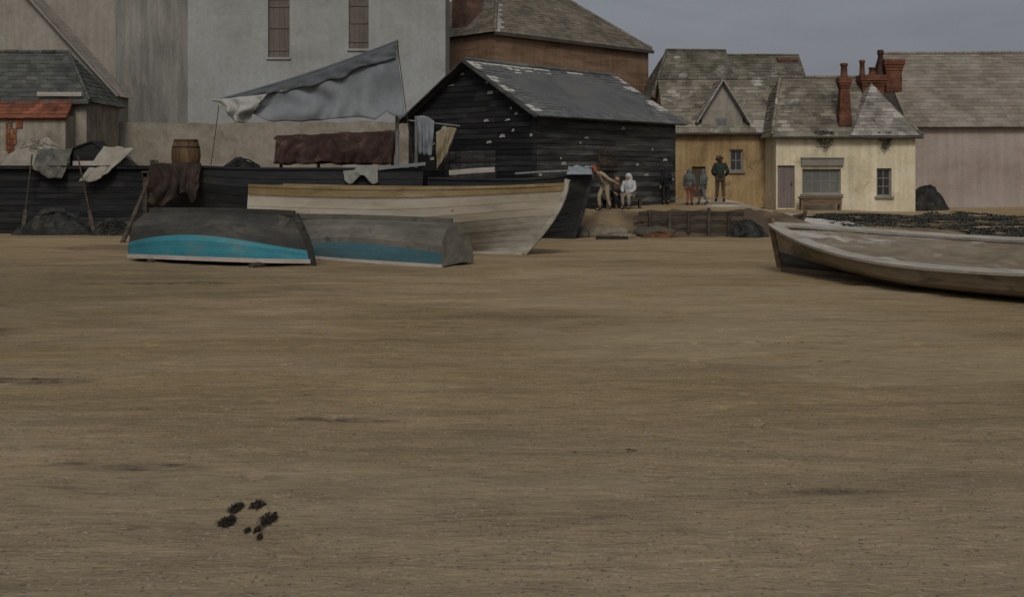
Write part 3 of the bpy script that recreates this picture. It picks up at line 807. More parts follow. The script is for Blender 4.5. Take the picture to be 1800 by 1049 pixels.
px0, px1 = X(-160, 49.9), X(206, 49.9)
pb_ = empty('rendered_house', (px0, 49.9, 0), 'hazy pale buff grey rendered building at the far left behind the gabled house', 'building')
w = MB(); Wp = px1-px0
wall_face(w, (0,0),(Wp,0), -.3, 13.2, .2); wall_face(w, (0,2.5),(0,0), -.3, 13.2, .2); wall_face(w, (Wp,2.5),(0,2.5), -.3, 13.2, .2); wall_face(w, (Wp,0),(Wp,2.5), -.3, 13.2, .2)
w.build('wall', M['buff_render'], pb_)
rf = MB(); tiles(rf, (-.2,-.3,13.2),(Wp,-.3,13.2),(Wp,1.25,14.4),(-.2,1.25,14.4)); tiles(rf, (Wp,2.8,13.2),(-.2,2.8,13.2),(-.2,1.25,14.4),(Wp,1.25,14.4),.5,.7); rf.build('roof', M['slate'], pb_)

# buff gabled house at far left: gable to the beach, right rake visible
BY = 45.2
ex = X(206, BY); ez = Z(166, BY); az = Z(-40, BY); ax_ = X(20, BY)
hw = ex - ax_
buff = empty('gabled_house', (ax_-hw, BY, 0), 'pale buff gable fronted house rising behind the slate roofed cottage', 'house')
w = MB()
wall_face(w, (0,0),(2*hw,0), -.3, ez, .2); wall_face(w, (2*hw,0),(2*hw,1.3), -.3, ez, .2)
wall_face(w, (2*hw,1.3),(0,1.3), -.3, ez, .2); wall_face(w, (0,1.3),(0,0), -.3, ez, .2)
w.face([(0,0,ez),(2*hw,0,ez),(hw,0,az)]); w.face([(0,1.3,ez),(hw,1.3,az),(2*hw,1.3,ez)])
w.build('wall', M['buff_render'], buff)
rf = MB(); sl = (az-ez)/hw
tiles(rf, (2*hw+.1,-.18,ez-.1*sl+.1),(2*hw+.1,1.4,ez-.1*sl+.1),(hw,1.4,az+.1),(hw,-.18,az+.1), .3,.4,.01,.004); tiles(rf, (-.1,1.4,ez-.1*sl+.1),(-.1,-.18,ez-.1*sl+.1),(hw,-.18,az+.1),(hw,1.4,az+.1), .3,.4,.01,.004)
rf.build('roof', M['buff_slate'], buff)
b_ = MB(); b_.sweep([(2*hw+.12,-.2,ez-.1*sl),(hw,-.2,az)], .05, .26, up=(0,1,0)); b_.sweep([(-.12,-.2,ez-.1*sl),(hw,-.2,az)], .05, .26, up=(0,1,0)); b_.build('bargeboard', M['buff_slate'], buff)

# quay wall of rubble in front of the white buildings
QY = 44.6
qx0, qx1 = X(-150, QY), X(742, QY)
q = MB(); nq = 60
ztop = [Z(lerp(218, 214, i/nq) + 5*nz(i*.35, 2.2), QY) for i in range(nq+1)]
for i in range(nq):
    a, b = lerp(qx0, qx1, i/nq), lerp(qx0, qx1, (i+1)/nq); d = .04*nz(i*1.7, 5)
    za, zb = ztop[i], ztop[i+1]
    q.face([(a,QY+d,-.3),(b,QY+d,-.3),(b,QY+d,zb),(a,QY+d,za)]); q.face([(a,QY+d,za),(b,QY+d,zb),(b,QY+.6,zb),(a,QY+.6,za)])
    if i == nq-1: q.face([(b,QY+d,-.3),(b,QY+.6,-.3),(b,QY+.6,zb),(b,QY+d,zb)])
z = 1.7
while z < 4.0:                       # rubble courses, each stone a little proud of its mortar
    hh_ = random.uniform(.2, .42); u = qx0 + random.random()*.3
    while u < qx1-.5:
        ww = random.uniform(.28, .95); i = int((u-qx0)/(qx1-qx0)*nq)
        if z + hh_ < min(ztop[i], ztop[min(nq, i+2)]) - .03 and random.random() < -1:
            k = .05 + random.uniform(-.008, .004); e = lambda: random.uniform(.012, .05)
            P8 = [(u+e(),QY-k,z+e()),(u+ww-e(),QY-k,z+e()),(u+ww-e(),QY-k,z+hh_-e()),(u+e(),QY-k,z+hh_-e())]
            q.face(P8, random.random()*.9)
            C8 = [(u+.005,QY+.06,z+.005),(u+ww-.005,QY+.06,z+.005),(u+ww-.005,QY+.06,z+hh_-.005),(u+.005,QY+.06,z+hh_-.005)]
            for j in range(4): q.face([C8[j],C8[(j+1)%4],P8[(j+1)%4],P8[j]], .4)
        u += ww
    z += hh_
qo = q.build('quay_wall', M['tan_stone'], None)
tag(qo, 'long tan rubble wall below the white warehouse, behind the black boats', 'wall')

# slate roofed cottage at the left edge
CY = 41.0
cx0, cx1 = X(-160, CY), X(152, CY)
cot, cro, _ = gable_house('cottage', 'small cottage at the left edge with dark slate hipped roof and red tiled lean-to', 'cottage', cx0, CY, 0, 0, cx1-cx0, 3.4, Z(174,CY), Z(97, CY+1.7), M['tan_render'], M['dark_slate'], hip_r=1.35, over=.18)
lx0, lx1 = X(-120, CY)-cx0, X(136, CY)-cx0
rf = MB(); tiles(rf, (lx0,-1.0,Z(207,CY-1)),(lx1,-1.0,Z(207,CY-1)),(lx1-.1,-.02,Z(172,CY)),(lx0,-.02,Z(172,CY)), .22, .3)
rf.build('lean_to_roof', M['red_tile'], cot)
w = MB(); wall_face(w, (lx0+.1,-.85),(lx1-.1,-.85), -.3, Z(203,CY-.85), .2); wall_face(w, (lx1-.1,-.85),(lx1-.1,0), -.3, Z(203,CY-.85), .2); w.build('lean_to_wall', M['tan_render'], cot)
g_ = MB(); g_.box((X(70,CY)-cx0,-.26,Z(170,CY)),(X(148,CY)-cx0,-.2,Z(163,CY))); g_.build('fascia', M['pale_wood'], cot)
rbx = MB()
for k in range(13):
    for j in range(9):
        if nz(k*.35, j*.4, 4.4) < -.12 or random.random() < .06: continue
        rbx.box((X(8,40)-cx0+k*.075, -.91, Z(292,40)+j*.2), (X(8,40)-cx0+k*.075+.07, -.87, Z(292,40)+j*.2+.18), random.random()*.9)
rbx.build('brick_patch', M['red_tile'], cot)

# houses on the right ------------------------------------------------------------
def pale_patch(rects):
    def f(u, v):
        for a, b, c, d in rects:
            if a < u < c and b < v < d:
                e = abs((u-(a+c)/2)/((c-a)/2))**2 + abs((v-(b+d)/2)/((d-b)/2))**2
                if e + .9*nz(u*23, v*17, 2.0) < .75: return 1.0
        return None
    return f

# dark house behind, gable peak at the left
HY = 56.0
hx0, hx1 = X(1152, HY), X(1300, HY)
gable_house('slate_roofed_house', 'dark green slate roofed house peeping out right of the boat shed', 'house', hx0, HY, 0, R(4), hx1-hx0, 5.4, Z(168,HY), Z(92,HY+2.7), M['tan_render'], M['green_slate'], hip_l=1.15, over=.2, tonef=pale_patch([(.05,.2,.4,.3),(.1,.82,.25,.9)]), gut=False)
# long brown roof in the middle distance
HY = 60.0
hx0, hx1 = X(1250, HY), X(1424, HY)
b2, _, _ = gable_house('long_roofed_house', 'long low brown roofed house behind the ochre cottage, squat stack at its right end', 'house', hx0, HY, 0, 0, hx1-hx0, 5.4, Z(170,HY), Z(101,HY+2.7), M['tan_render'], M['green_slate'], over=.2, gut=False)
chimney(b2, (X(1401,HY)-hx0+.05, 2.5), .95, .6, Z(128,HY+2), Z(103,HY+2.4)+.05, M['brick_mauve'], [])
chimney(b2, (X(1340,HY)-hx0, 2.8), .5, .5, Z(110,HY+2), Z(97,HY+2.4), M['brick_mauve'], [], cap=False)

# ochre cottage with a gabled dormer
OY = 48.0; oz = 1.1
ox0, ox1 = X(1172, OY), X(1366, OY)
def opx(px): return X(px, OY) - ox0
def opz(py): return Z(py, OY) - oz
ow = [(opx(1283), opz(301), opx(1306), opz(263)), (opx(1216), opz(346), opx(1240), opz(293))]
och, oro, (ze, zr) = gable_house('ochre_cottage', 'ochre walled cottage with a pale gabled dormer, behind the standing people', 'cottage', ox0, OY, oz, 0, ox1-ox0, 4.6, opz(228), Z(143,OY+2.3)-oz, M['ochre'], M['brown_slate'], openings=ow, over=.2, tonef=pale_patch([(0,0,.12,.2),(.08,.6,.2,.8),(.72,0,.98,.2)]))
window(och, *ow[0], .17, M['grey_paint'], M['glass'], 2, 2)
d_ = MB()
for k in range(4): d_.box((lerp(ow[1][0],ow[1][2],k/4)+.003,.10,ow[1][1]),(lerp(ow[1][0],ow[1][2],(k+1)/4)-.003,.15,ow[1][3]),random.random()*.9)
do = d_.build('door', M['brown_cloth'], och)
k_ = MB(); k_.box((ow[1][2]-.12,.06,.95),(ow[1][2]-.08,.10,1.07)); k_.build('handle', M['iron'], do)
# dormer
dx0, dx1 = opx(1226), opx(1315); dm = (dx0+dx1)/2; dz0, dz1, dzr = ze, opz(206), Z(143,OY)-oz
w = MB(); w.face([(dx0+.2,.12,dz0),(dx1-.2,.12,dz0),(dx1-.2,.12,dz1),(dx0+.2,.12,dz1)]); w.face([(dx0+.2,.12,dz1),(dx1-.2,.12,dz1),(dm,.12,dzr)])
w.face([(dx1-.2,.12,dz0),(dx1-.2,2,dz0),(dx1-.2,2,dz1),(dx1-.2,.12,dz1)]); w.face([(dx0+.2,2,dz0),(dx0+.2,.12,dz0),(dx0+.2,.12,dz1),(dx0+.2,2,dz1)])
dmo = w.build('dormer', M['buff_render'], och)
rf = MB(); tiles(rf, (dx0-.05,2.3,dz1-.22),(dx0-.05,-.05,dz1-.22),(dm,-.05,dzr+.08),(dm,2.3,dzr+.08), .2, .28, tonef=pale_patch([(.3,.1,.9,.5)])); tiles(rf, (dx1+.05,-.05,dz1-.22),(dx1+.05,2.3,dz1-.22),(dm,2.3,dzr+.08),(dm,-.05,dzr+.08), .2, .28)
for s_ in (-1, 1): rf.sweep([(dm+s_*(dm-dx0+.05), -.08, dz1-.25),(dm,-.08,dzr+.06)], .05, .2, up=(0,1,0), tone=.9)
rf.build('dormer_roof', M['pale_slate'], dmo)
wv = MB(); wv.box((dm-.28,.06,dz1-.45),(dm+.22,.13,dz1-.02)); wo = wv.build('dormer_window', M['grey_paint'], dmo)
wg = MB(); wg.box((dm-.23,.045,dz1-.4),(dm-.05,.07,dz1-.07)); wg.box((dm-.01,.045,dz1-.4),(dm+.17,.07,dz1-.07)); wg.build('pane', M['glass_grey'], wo)

# cream cottage
KY = 46.0; kz = .45
kx0, kx1 = X(1364, KY), X(1609, KY)
def kpx(px): return X(px, KY) - kx0
def kpz(py): return Z(py, KY) - kz
ko = [(kpx(1410), kpz(341), kpx(1478), kpz(297)), (kpx(1541), kpz(345), kpx(1567), kpz(296)), (kpx(1367), kpz(366), kpx(1397), kpz(291))]
crm, kro, (kze, kzr) = gable_house('cream_cottage', 'cream washed cottage with a wide shop window, two brick chimneys and mauve door', 'cottage', kx0, KY, kz, 0, kx1-kx0, 5.2, kpz(234), Z(141,KY+2.6)-kz, M['cream'], M['brown_slate'], openings=ko, over=.22, hip_r=1.45, hip_l=.8, tonef=pale_patch([(0,0,.16,.16),(.02,.12,.1,.24)]))
window(crm, *ko[0], .17, M['grey_paint'], M['glass_grey'], 4, 2)
window(crm, *ko[1], .17, M['grey_paint'], M['glass'], 2, 3)
d_ = MB(); a0, b0, a1, b1 = ko[2]
for k in range(5): d_.box((lerp(a0,a1,k/5)+.003,.10,b0),(lerp(a0,a1,(k+1)/5)-.003,.15,b1),random.random()*.9)
do = d_.build('door', M['mauve_paint'], crm)
k_ = MB(); k_.box((a1-.13,.06,b0+.95),(a1-.09,.10,b0+1.07)); k_.build('handle', M['iron'], do)
hd = MB(); hd.box((kpx(1408),-.12,kpz(291)),(kpx(1482),-.003,kpz(279))); hd.box((kpx(1408)-.02,-.16,kpz(279)),(kpx(1482)+.02,-.003,kpz(277))); hd.build('fascia', M['grey_paint'], crm)
chimney(crm, (kpx(1488), .35), .56, .5, kpz(221), Z(137,KY+.3)-kz, M['red_brick'], [(0,.62,.15,M['terracotta'])], taper=.45, name='chimney')
# pale cross roof at the right end
rf = MB(); cxm = kpx(1553); czr = Z(147,KY+1.5)-kz; cl, crr = kpx(1493), kpx(1612)
tiles(rf, (cl,-.26,kze+.03),(crr,-.26,kze+.03),(cxm,1.5,czr),(cxm,1.5,czr), .2, .28, tonef=pale_patch([(.35,.78,.7,1.0),(.8,.3,1,.5)]))
tiles(rf, (cl,2.6,kze+.6),(cl,-.26,kze+.03),(cxm,1.5,czr),(cxm,2.6,czr), .2, .28); tiles(rf, (crr,-.26,kze+.03),(crr,2.6,kze+.6),(cxm,2.6,czr),(cxm,1.5,czr), .2, .28)
rf.build('cross_roof', M['pale_slate'], crm)
zc0, zc1 = Z(150,KY+1.9)-kz, Z(113,KY+1.9)-kz
def kp2(px): return X(px, KY+1.9) - kx0
chimney(crm, (kp2(1568), 1.9), .68, .55, zc0-.3, Z(106,KY+1.9)-kz, M['red_brick'], [(-.36,.01,.01,M['terracotta'])])
chimney(crm, (kp2(1533), 1.95), .95, .5, zc0-.4, Z(133,KY+1.9)-kz, M['red_brick'], [(-.42,.68,.12,M['terracotta']),(.02,.36,.15,M['terracotta']),(.38,1.12,.13,M['dark_pot'])])
# ivy tufts at the eave
def ivy(label, px, py0, py1, wpx_, Y, n=240):
    mb = MB(); c = W(px, py0, Y); hgt = (py1-py0)/FPX*Y; hw_ = wpx_/FPX*Y/2
    for i in range(n):
        t = random.random()**1.3; u = random.uniform(-1, 1)*(1 - .75*t*random.random())
        p = V((u*hw_ + .03*nz(t*4, u), random.uniform(-.16, .0), -t*hgt*(1-.55*abs(u)*random.random())))
        s_ = random.uniform(.025, .055); a = V((random.gauss(0,1), random.gauss(0,.6), random.gauss(0,1))).normalized()
        b = a.cross(V((random.random(), -1.2, random.random()))).normalized()
        mb.face([p-a*s_, p+b*s_*.7, p+a*s_, p-b*s_*.7], random.random()*.9)
    for k in range(4):
        x = random.uniform(-.6,.6)*hw_; mb.tube([(x,-.03,-.02),(x*.8,-.06,-hgt*.4),(x*.5,-.05,-hgt*.8)], .008, 5, .2)
    o_ = mb.build('ivy', M['leaf'], None); o_.location = c + V((0,-.06,-.06))
    return tag(o_, label, 'ivy')
ivy('dark ivy tuft hanging under the cream cottage eave above its wide window', 1447, 229, 258, 34, KY-.03)
ivy('dark ivy tuft hanging under the cream cottage eave above its narrow window', 1555, 230, 260, 30, KY-.03)

# mauve barn at the right edge
NY = 50.0
nx0, nx1 = X(1598, NY), X(1960, NY)
gable_house('barn', 'broad mauve walled barn with sagging brown roof at the right edge', 'barn', nx0, NY, .2, R(-3), nx1-nx0, 9.0, Z(219,NY)-.2, Z(99,NY+4.5)-.2, M['mauve'], M['tan_slate'], over=.2, tile=(.3,.42), gut=False)

# low black store at the left with a tarred front
SY = 38.4
sx0, sx1 = X(-110, SY), X(258, SY)
st = empty('tarred_store', (sx0, SY, 0), 'low black tarred boat store below the cottage at the left', 'shed')
Hs = Z(297, SY); Ws = sx1-sx0
w = MB(); wall_face(w, (0,0),(Ws,0), -.2, Hs, .1); wall_face(w, (Ws,0),(Ws,1.5), -.2, Hs, .1); wall_face(w, (Ws,1.5),(0,1.5), -.2, Hs, .1); wall_face(w, (0,1.5),(0,0), -.2, Hs, .1)
w.build('wall', M['tar'], st)
b_ = MB(); boards(b_, (0,0),(Ws,0), -.05, lambda u: Hs-.02, .21, pale=.004); b_.build('boarding', M['tar'], st)
rf = MB(); rf.box((-.1,-.18,Hs+.002),(Ws+.12,1.55,Hs+.09)); 
for k in range(14): rf.box((-.1+k*(Ws+.2)/14+.02,-.21,Hs+.092),(-.1+(k+1)*(Ws+.2)/14-.02,1.55,Hs+.115), random.random()*.9)
rf.build('roof', M['tar'], st)
b_ = MB(); b_.box((X(100,SY)-sx0,-.11,.05),(X(256,SY)-sx0,-.035,.42)); b_.build('kickboard', M['dark_bottom'], st)

# ------------------------------------------------------------------ boats
def hull_fn(L, B, D, sb, ss, rake, trans, rocker=.0, mid=2.6, peak=.45, tr=.12):
    def f(s, t, side=1, off=0.0, dz=0.0):
        if s < peak: fb = trans + (1-trans)*math.sin(PI/2*s/peak)
        else: fb = max(0.0, 1 - ((s-peak)/(1-peak))**2.3)
        sh = D + (ss*((.5-s)/.5)**2 if s < .5 else sb*((s-.5)/.5)**2)
        kl = rocker*(2*s-1)**2
        m = lerp(mid, 1.15, sm(.5, 1, s)); q = lerp(1.55, 1.0, sm(.45, 1, s))
        y = B/2*fb*(1-(1-t)**m)
        z = kl + (sh-kl)*t**q
        x = s*(L - rake*(1-t)**1.6) - (1-s)*tr*t
        return V((x - L/2, side*(y+off), z + dz))
    return f

def planks(mb, f, t0, t1, k, ns=30, lap=.018, s0=0.0, s1=1.0, inner=False, curve=0.0, split=.5):
    def cv(t, s):
        w_ = t/split if t < split else (1-t)/(1-split)
        return t + curve*w_*(2*s-1)**2
    for side in (1, -1):
        for i in range(k):
            a, b = lerp(t0, t1, i/k), lerp(t0, t1, (i+1)/k)
            tn = random.random()*.9
            rows = []
            for j in range(ns+1):
                s = lerp(s0, s1, j/ns)
                fade = 1 - sm(.9, 1, s)
                aa, bb = cv(a, s), cv(b, s)
                lo_ = f(s, aa, side, (lap*fade if not inner else -.035*fade)); hi_ = f(s, bb, side, (0.0 if not inner else -.03*fade))
                rows.append((lo_, hi_, f(s, aa, side, 0 if not inner else -.03)))
            vs = []; fs = []
            for lo_, hi_, base in rows: vs += [lo_, hi_]
            for j in range(ns):
                q = (2*j, 2*j+2, 2*j+3, 2*j+1)
                fs.append(q if side < 0 else q[::-1])
            mb.raw(vs, fs, tn, True)
            if not inner and i + 0 > -1 and a > 0.001:
                vs = []; fs = []
                for lo_, hi_, base in rows: vs += [base, lo_]
                for j in range(ns):
                    q = (2*j, 2*j+2, 2*j+3, 2*j+1); fs.append(q if side < 0 else q[::-1])
                mb.raw(vs, fs, tn*.4)

def boat(name, label, loc, rz, dims, upper_m, lower_m, split, gun_m, keel_m, rx=0, ry=0, transom_m=None, k=9,
         inside_m=None, ribs=0, thwarts=(), group=None, gun=(.07,.07), cat='boat', lower_name='hull_bottom', rub=None, ns=30, curve=0.0, lap=.018, thwart_m=None):
    """clinker boat: local +x to the bow, z up from the keel"""
    L, B, D, sb, ss, rake, trans = dims[:7]; kw = dims[7] if len(dims) > 7 else {}
    f = hull_fn(L, B, D, sb, ss, rake, trans, **kw)
    r = empty(name, loc, label, cat, rz, group, rx, ry)
    k1 = max(1, round(k*split)); k2 = max(1, k-k1)
    mb = MB(); planks(mb, f, split, 1, k2, ns, lap, curve=curve, split=split); mb.build('hull', upper_m, r)
    mb = MB(); planks(mb, f, 0, split, k1, ns, lap, curve=curve, split=split); mb.build(lower_name, lower_m, r)
    # inside skin, bottom boards
    mb = MB(); planks(mb, f, .06, .985, 6, ns, inner=True, s0=.01, s1=.975); mb.build('lining', inside_m or keel_m, r)
    # transom
    mb = MB(); N = 10
    sec = [f(0, i/N, 1) for i in range(N+1)]; sec2 = [f(0, i/N, -1) for i in range(N, -1, -1)]
    ring = sec + sec2[:-1]
    out = [p + V((-.03,0,0)) for p in ring]; inn = [p + V((.03,0,0)) for p in ring]
    mb.face(out[::-1]); mb.face(inn)
    for i in range(len(ring)): mb.face([out[i], out[(i+1)%len(ring)], inn[(i+1)%len(ring)], inn[i]])
    mb.build('transom', transom_m or upper_m, r)
    # stem and keel
    mb = MB(); mb.sweep([f(1, i/10)+V((.03,0,(0 if i else -.02))) for i in range(11)]+[f(1,1)+V((.06,0,.12))], .08, .13, up=(1,0,.2)); mb.build('stem', keel_m, r)
    mb = MB(); mb.sweep([f(lerp(0,1,i/16), 0)+V((0,0,-.045)) for i in range(17)], .07, .12); mb.build('keel', keel_m, r)
    # gunwales
    for side in (1, -1):
        mb = MB(); mb.sweep([f(i/ns, 1, side)+V((0, side*.02*(1-sm(.9,1,i/ns)), .0)) for i in range(ns+1)], gun[0], gun[1]); mb.build('gunwale', gun_m, r)
        if rub:
            mb = MB()
            t0 = rub[0]
            vs = []; fs = []
            for i in range(ns+1):
                s = i/ns
                vs += [f(s, t0, side, .035), f(s, 1, side, .035)]
            for i in range(ns):
                q = (2*i, 2*i+2, 2*i+3, 2*i+1); fs.append(q if side < 0 else q[::-1])
            mb.raw(vs, fs, .5, True)
            vs = []
            for i in range(ns+1):
                s = i/ns; vs += [f(s, t0, side, 0), f(s, t0, side, .035)]
            mb.raw(vs, fs, .3); mb.build('rubbing_strake', rub[1], r)
    if ribs:
        for i in range(ribs):
            s = lerp(.06, .93, i/(ribs-1)); mb = MB()
            p1 = [f(s, t, 1, -.045) for t in (1,.85,.7,.5,.35,.2,.08)]; p2 = [f(s, t, -1, -.045) for t in (.08,.2,.35,.5,.7,.85,1)]
            mb.sweep(p1+p2, .05, .035, up=(1,0,0)); mb.build('rib', inside_m or keel_m, r)
    for s in thwarts:
        mb = MB(); zt = f(s, .74)[2]; y = f(s, .74)[1]-.03; xx = f(s,.74)[0]
        mb.box((xx-.13,-y,zt-.04),(xx+.13,y,zt)); mb.build('thwart', thwart_m or gun_m, r)
    return r, f

def place_boat(name, label, stern, bow, z, **kw):
    s, b = V((*stern,0)), V((*bow,0)); d = b-s
    return boat(name, label, ((s.x+b.x)/2, (s.y+b.y)/2, z), math.atan2(d.y, d.x), **kw)

# cream fishing boat in the centre
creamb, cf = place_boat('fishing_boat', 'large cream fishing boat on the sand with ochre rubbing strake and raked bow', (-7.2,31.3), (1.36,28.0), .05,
    dims=(9.18,2.7,1.66,.12,.06,1.15,.62,dict(mid=2.8,tr=-.25)), lap=.008, upper_m=M['cream_hull'], lower_m=M['cream_shaded'], split=.55, gun_m=M['ochre_strake'], keel_m=M['cream_shaded'],  # lower strakes: shadow on the hull painted in as a duller cream
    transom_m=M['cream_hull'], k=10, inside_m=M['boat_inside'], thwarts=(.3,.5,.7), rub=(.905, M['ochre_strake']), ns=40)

# black luggers behind it
lugA, la = place_boat('lugger', 'long black tarred lugger with mast and drooping grey sail behind the cream boat', (-2.95,35.6), (-11.6,35.5), .05,
    dims=(8.6,2.3,2.2,.16,.0,.25,.66,dict(mid=2.6)), upper_m=M['tar_hull'], lower_m=M['tar_hull'], split=.5, gun_m=M['tar_hull'], keel_m=M['tar_hull'], k=11, inside_m=M['dark_wood'], thwarts=(.35,.6))
lugB, lb = place_boat('lugger', 'shorter black tarred boat drawn up against the shed, bow towards the red capped man', (-2.45,35.75), (2.45,35.2), .05,
    dims=(5.0,1.7,1.86,.26,.04,.55,.7,dict(mid=2.6)), upper_m=M['tar_hull'], lower_m=M['tar_hull'], split=.5, gun_m=M['tar_hull'], keel_m=M['tar_hull'], k=10, inside_m=M['dark_wood'], thwarts=(.4,.65))

# upturned dinghies
d1, _ = place_boat('dinghy', 'upturned grey dinghy with bright turquoise band and pinkish white gunwale', (-8.95,27.15), (-4.62,25.05), 1.17,
    dims=(4.82,1.9,.98,.10,.06,.42,.66,dict(mid=2.5,rocker=.03)), curve=.17, lap=.026, upper_m=M['turquoise'], lower_m=M['grey_hull'], split=.60, gun_m=M['pink_white'], keel_m=M['grey_hull'], rx=PI+R(3), ry=0, transom_m=M['grey_hull'], k=9, inside_m=M['dark_wood'], gun=(.07,.09), group='upturned dinghies')
d2, _ = place_boat('dinghy', 'upturned tan grey dinghy with dull teal band, overlapping the cream boat', (-1.36,25.05), (-5.8,28.3), .99,
    dims=(5.5,1.75,.87,.08,.06,.5,.62,dict(mid=2.4,rocker=.02)), curve=.12, lap=.024, upper_m=M['teal_dull'], lower_m=M['grey_tan_hull'], split=.66, gun_m=M['pink_white'], keel_m=M['grey_tan_hull'], rx=PI-R(4), transom_m=M['grey_tan_hull'], k=9, inside_m=M['dark_wood'], gun=(.06,.07), group='upturned dinghies')

for nm_, (x_, y_) in (('left', (-8.15, 26.75)), ('right', (-5.45, 25.5))):  # rollers added to lift the dinghy and open a dark gap beneath
    lg = MB(); a_ = V((x_-.43*.95, y_-.9*.95, .02)); b_ = V((x_+.43*.8, y_+.9*.8, .02))
    lg.tube([a_, a_.lerp(b_, .5), b_], .075, 9); lo = lg.build('added_roller', M['dark_wood'], None)
    tag(lo, 'added dark round log under the %s end of the turquoise banded dinghy' % nm_, 'added_roller', 'rollers added under the dinghy')

# big tan boat at the right, heeled over towards the camera
bd = V((.523,-.852)).normalized()
bowp = V((5.78,23.75)); Lr = 9.2
sternp = bowp + bd*Lr
tanb, tf = place_boat('fishing_boat', 'tan fishing boat under a brown canvas cover, heeled on the sand at the right edge', (sternp.x, sternp.y), (bowp.x, bowp.y), .09,
    dims=(Lr,2.15,.60,.34,.15,.06,.6,dict(mid=2.9)), thwart_m=M['thwart_wood'], upper_m=M['tan_hull'], lower_m=M['dark_bottom'], split=.36, gun_m=M['pale_wood'], keel_m=M['wood'],  # shade under the hull painted in as dark bottom strakes
    rx=R(-11), transom_m=M['tan_hull'], k=8, inside_m=M['boat_inside'], gun=(.24,.05), ns=40)

# dark skiff on the bank, its pointed bow to the right
sk, _ = place_boat('skiff', 'small dark skiff on the bank with pointed bow towards the right', (X(1262,38.6),38.9), (X(1412,38.4),38.3), Z(394,38.5)-.28,
    dims=(3.0,1.1,.42,.22,.05,.5,.7), upper_m=M['dark_bottom'], lower_m=M['dark_bottom'], split=.5, gun_m=M['dark_wood'], keel_m=M['dark_wood'], k=6, inside_m=M['dark_wood'], thwarts=(.35,.6), ns=20)

# mast, yard, sail of the long lugger (local space of lugA: placed by world point)
mb = MB(); vs = []; fs = []; NU, NV = 70, 16          # old canvas cover, sagging inside the gunwales
for i in range(NU+1):
    q_ = lerp(.015, .975, i/NU); a_ = tf(q_, .965, 1, -.03); b_ = tf(q_, .965, -1, -.03)
    for j in range(NV+1):
        v = j/NV; p = a_.lerp(b_, v); w_ = math.sin(PI*v)
        sag_ = -.10*w_*(1 - .75*math.exp(-((math.sin(q_*9.5*PI/2))/.28)**2))
        vs.append(p + V((0, 0, sag_ + .05*w_*nz(q_*9, v*3, 2.2) + .022*w_*nz(q_*26, v*7, 5.1))))
for i in range(NU):
    for j in range(NV): fs.append((i*(NV+1)+j, i*(NV+1)+j+1, (i+1)*(NV+1)+j+1, (i+1)*(NV+1)+j))
mb.raw(vs, fs, .5, True)
mb.build('cover', M['boat_canvas'], tanb)
bpy.context.view_layer.update()
iA = lugA.matrix_world.inverted()
def toA(p): return iA @ p
mast = MB(); mp_ = W(698, 300, 35.55)
mast.tube([toA(V((mp_.x, 35.55, .35))), toA(V((mp_.x, 35.55, Z(70, 35.55))))], lambda t: .075-.03*t, 10); mast.build('mast', M['grey_wood'], lugA)
ya, yb = W(386, 176, 35.3), W(697, 74, 35.35)
yd = MB(); yd.tube([toA(ya.lerp(yb, i/8)+V((0,0,-.12*math.sin(PI*i/8)))) for i in range(9)], lambda t: .05+.02*math.sin(PI*t), 8); yd.build('yard', M['sail_dark'], lugA)
def sail_sheet(mb, p_top, p_bot, nu, nv, amp, fr, seed, tn=.5):
    grid = []
    for i in range(nu+1):
        u = i/nu; a, b = p_top(u), p_bot(u); row = []
        for j in range(nv+1):
            v = j/nv; p = a.lerp(b, v)
            w_ = amp*(.25+v)*(math.sin(fr*u*2*PI + 2.2*nz(v*1.3, u*3, seed)*3) + 1.1*nz(u*5, v*2.5, seed))
            p = p + V((.35*w_*nz(u*3, v, seed+4), w_, -.25*amp*abs(w_)))
            row.append(p)
        grid.append(row)
    vs = [q for r_ in grid for q in r_]; fs = []
    for i in range(nu):
        for j in range(nv):
            fs.append((i*(nv+1)+j, (i+1)*(nv+1)+j, (i+1)*(nv+1)+j+1, i*(nv+1)+j+1))
    mb.raw(vs, fs, tn, True)
def solid(o, t=.014):
    m = o.modifiers.new('thickness', 'SOLIDIFY'); m.thickness = t; return o
def yard_pt(u, dy=-.06):
    p = ya.lerp(yb, u) + V((0, dy, -.12*math.sin(PI*u)-.04)); return p
lowpx = [(0,176),(.12,196),(.25,212),(.45,214),(.62,209),(.75,205),(.84,212),(.9,197),(.95,205),(1,206)]
def low(u):
    for (a, pa), (b, pb) in zip(lowpx, lowpx[1:]):
        if a <= u <= b: return lerp(pa, pb, (u-a)/(b-a))
    return 206
mb = MB(); sail_sheet(mb, lambda u: toA(yard_pt(u)), lambda u: toA(W(lerp(392,712,u), low(u)+4*nz(u*9,1), 35.15)), 70, 26, .10, 3.6, 2.0)
solid(mb.build('sail', M['sail'], lugA))
mb = MB(); sail_sheet(mb, lambda u: toA(yard_pt(lerp(.1,1,u), -.14)), lambda u: toA(yard_pt(lerp(.1,1,u), -.2)+V((0,0,-lerp(.22,.5,u)-.2*nz(u*7,3)))), 60, 6, .05, 7, 5.0)
solid(mb.build('sail_head', M['sail_dark'], lugA))
mb = MB(); sail_sheet(mb, lambda u: toA(W(lerp(372,470,u), lerp(176,166,u), 35.0)), lambda u: toA(W(lerp(392,452,u), 190+26*math.sin(PI*u), 34.9)), 24, 14, .14, 2.5, 8.0)
solid(mb.build('sail_bunt', M['white_cloth'], lugA))

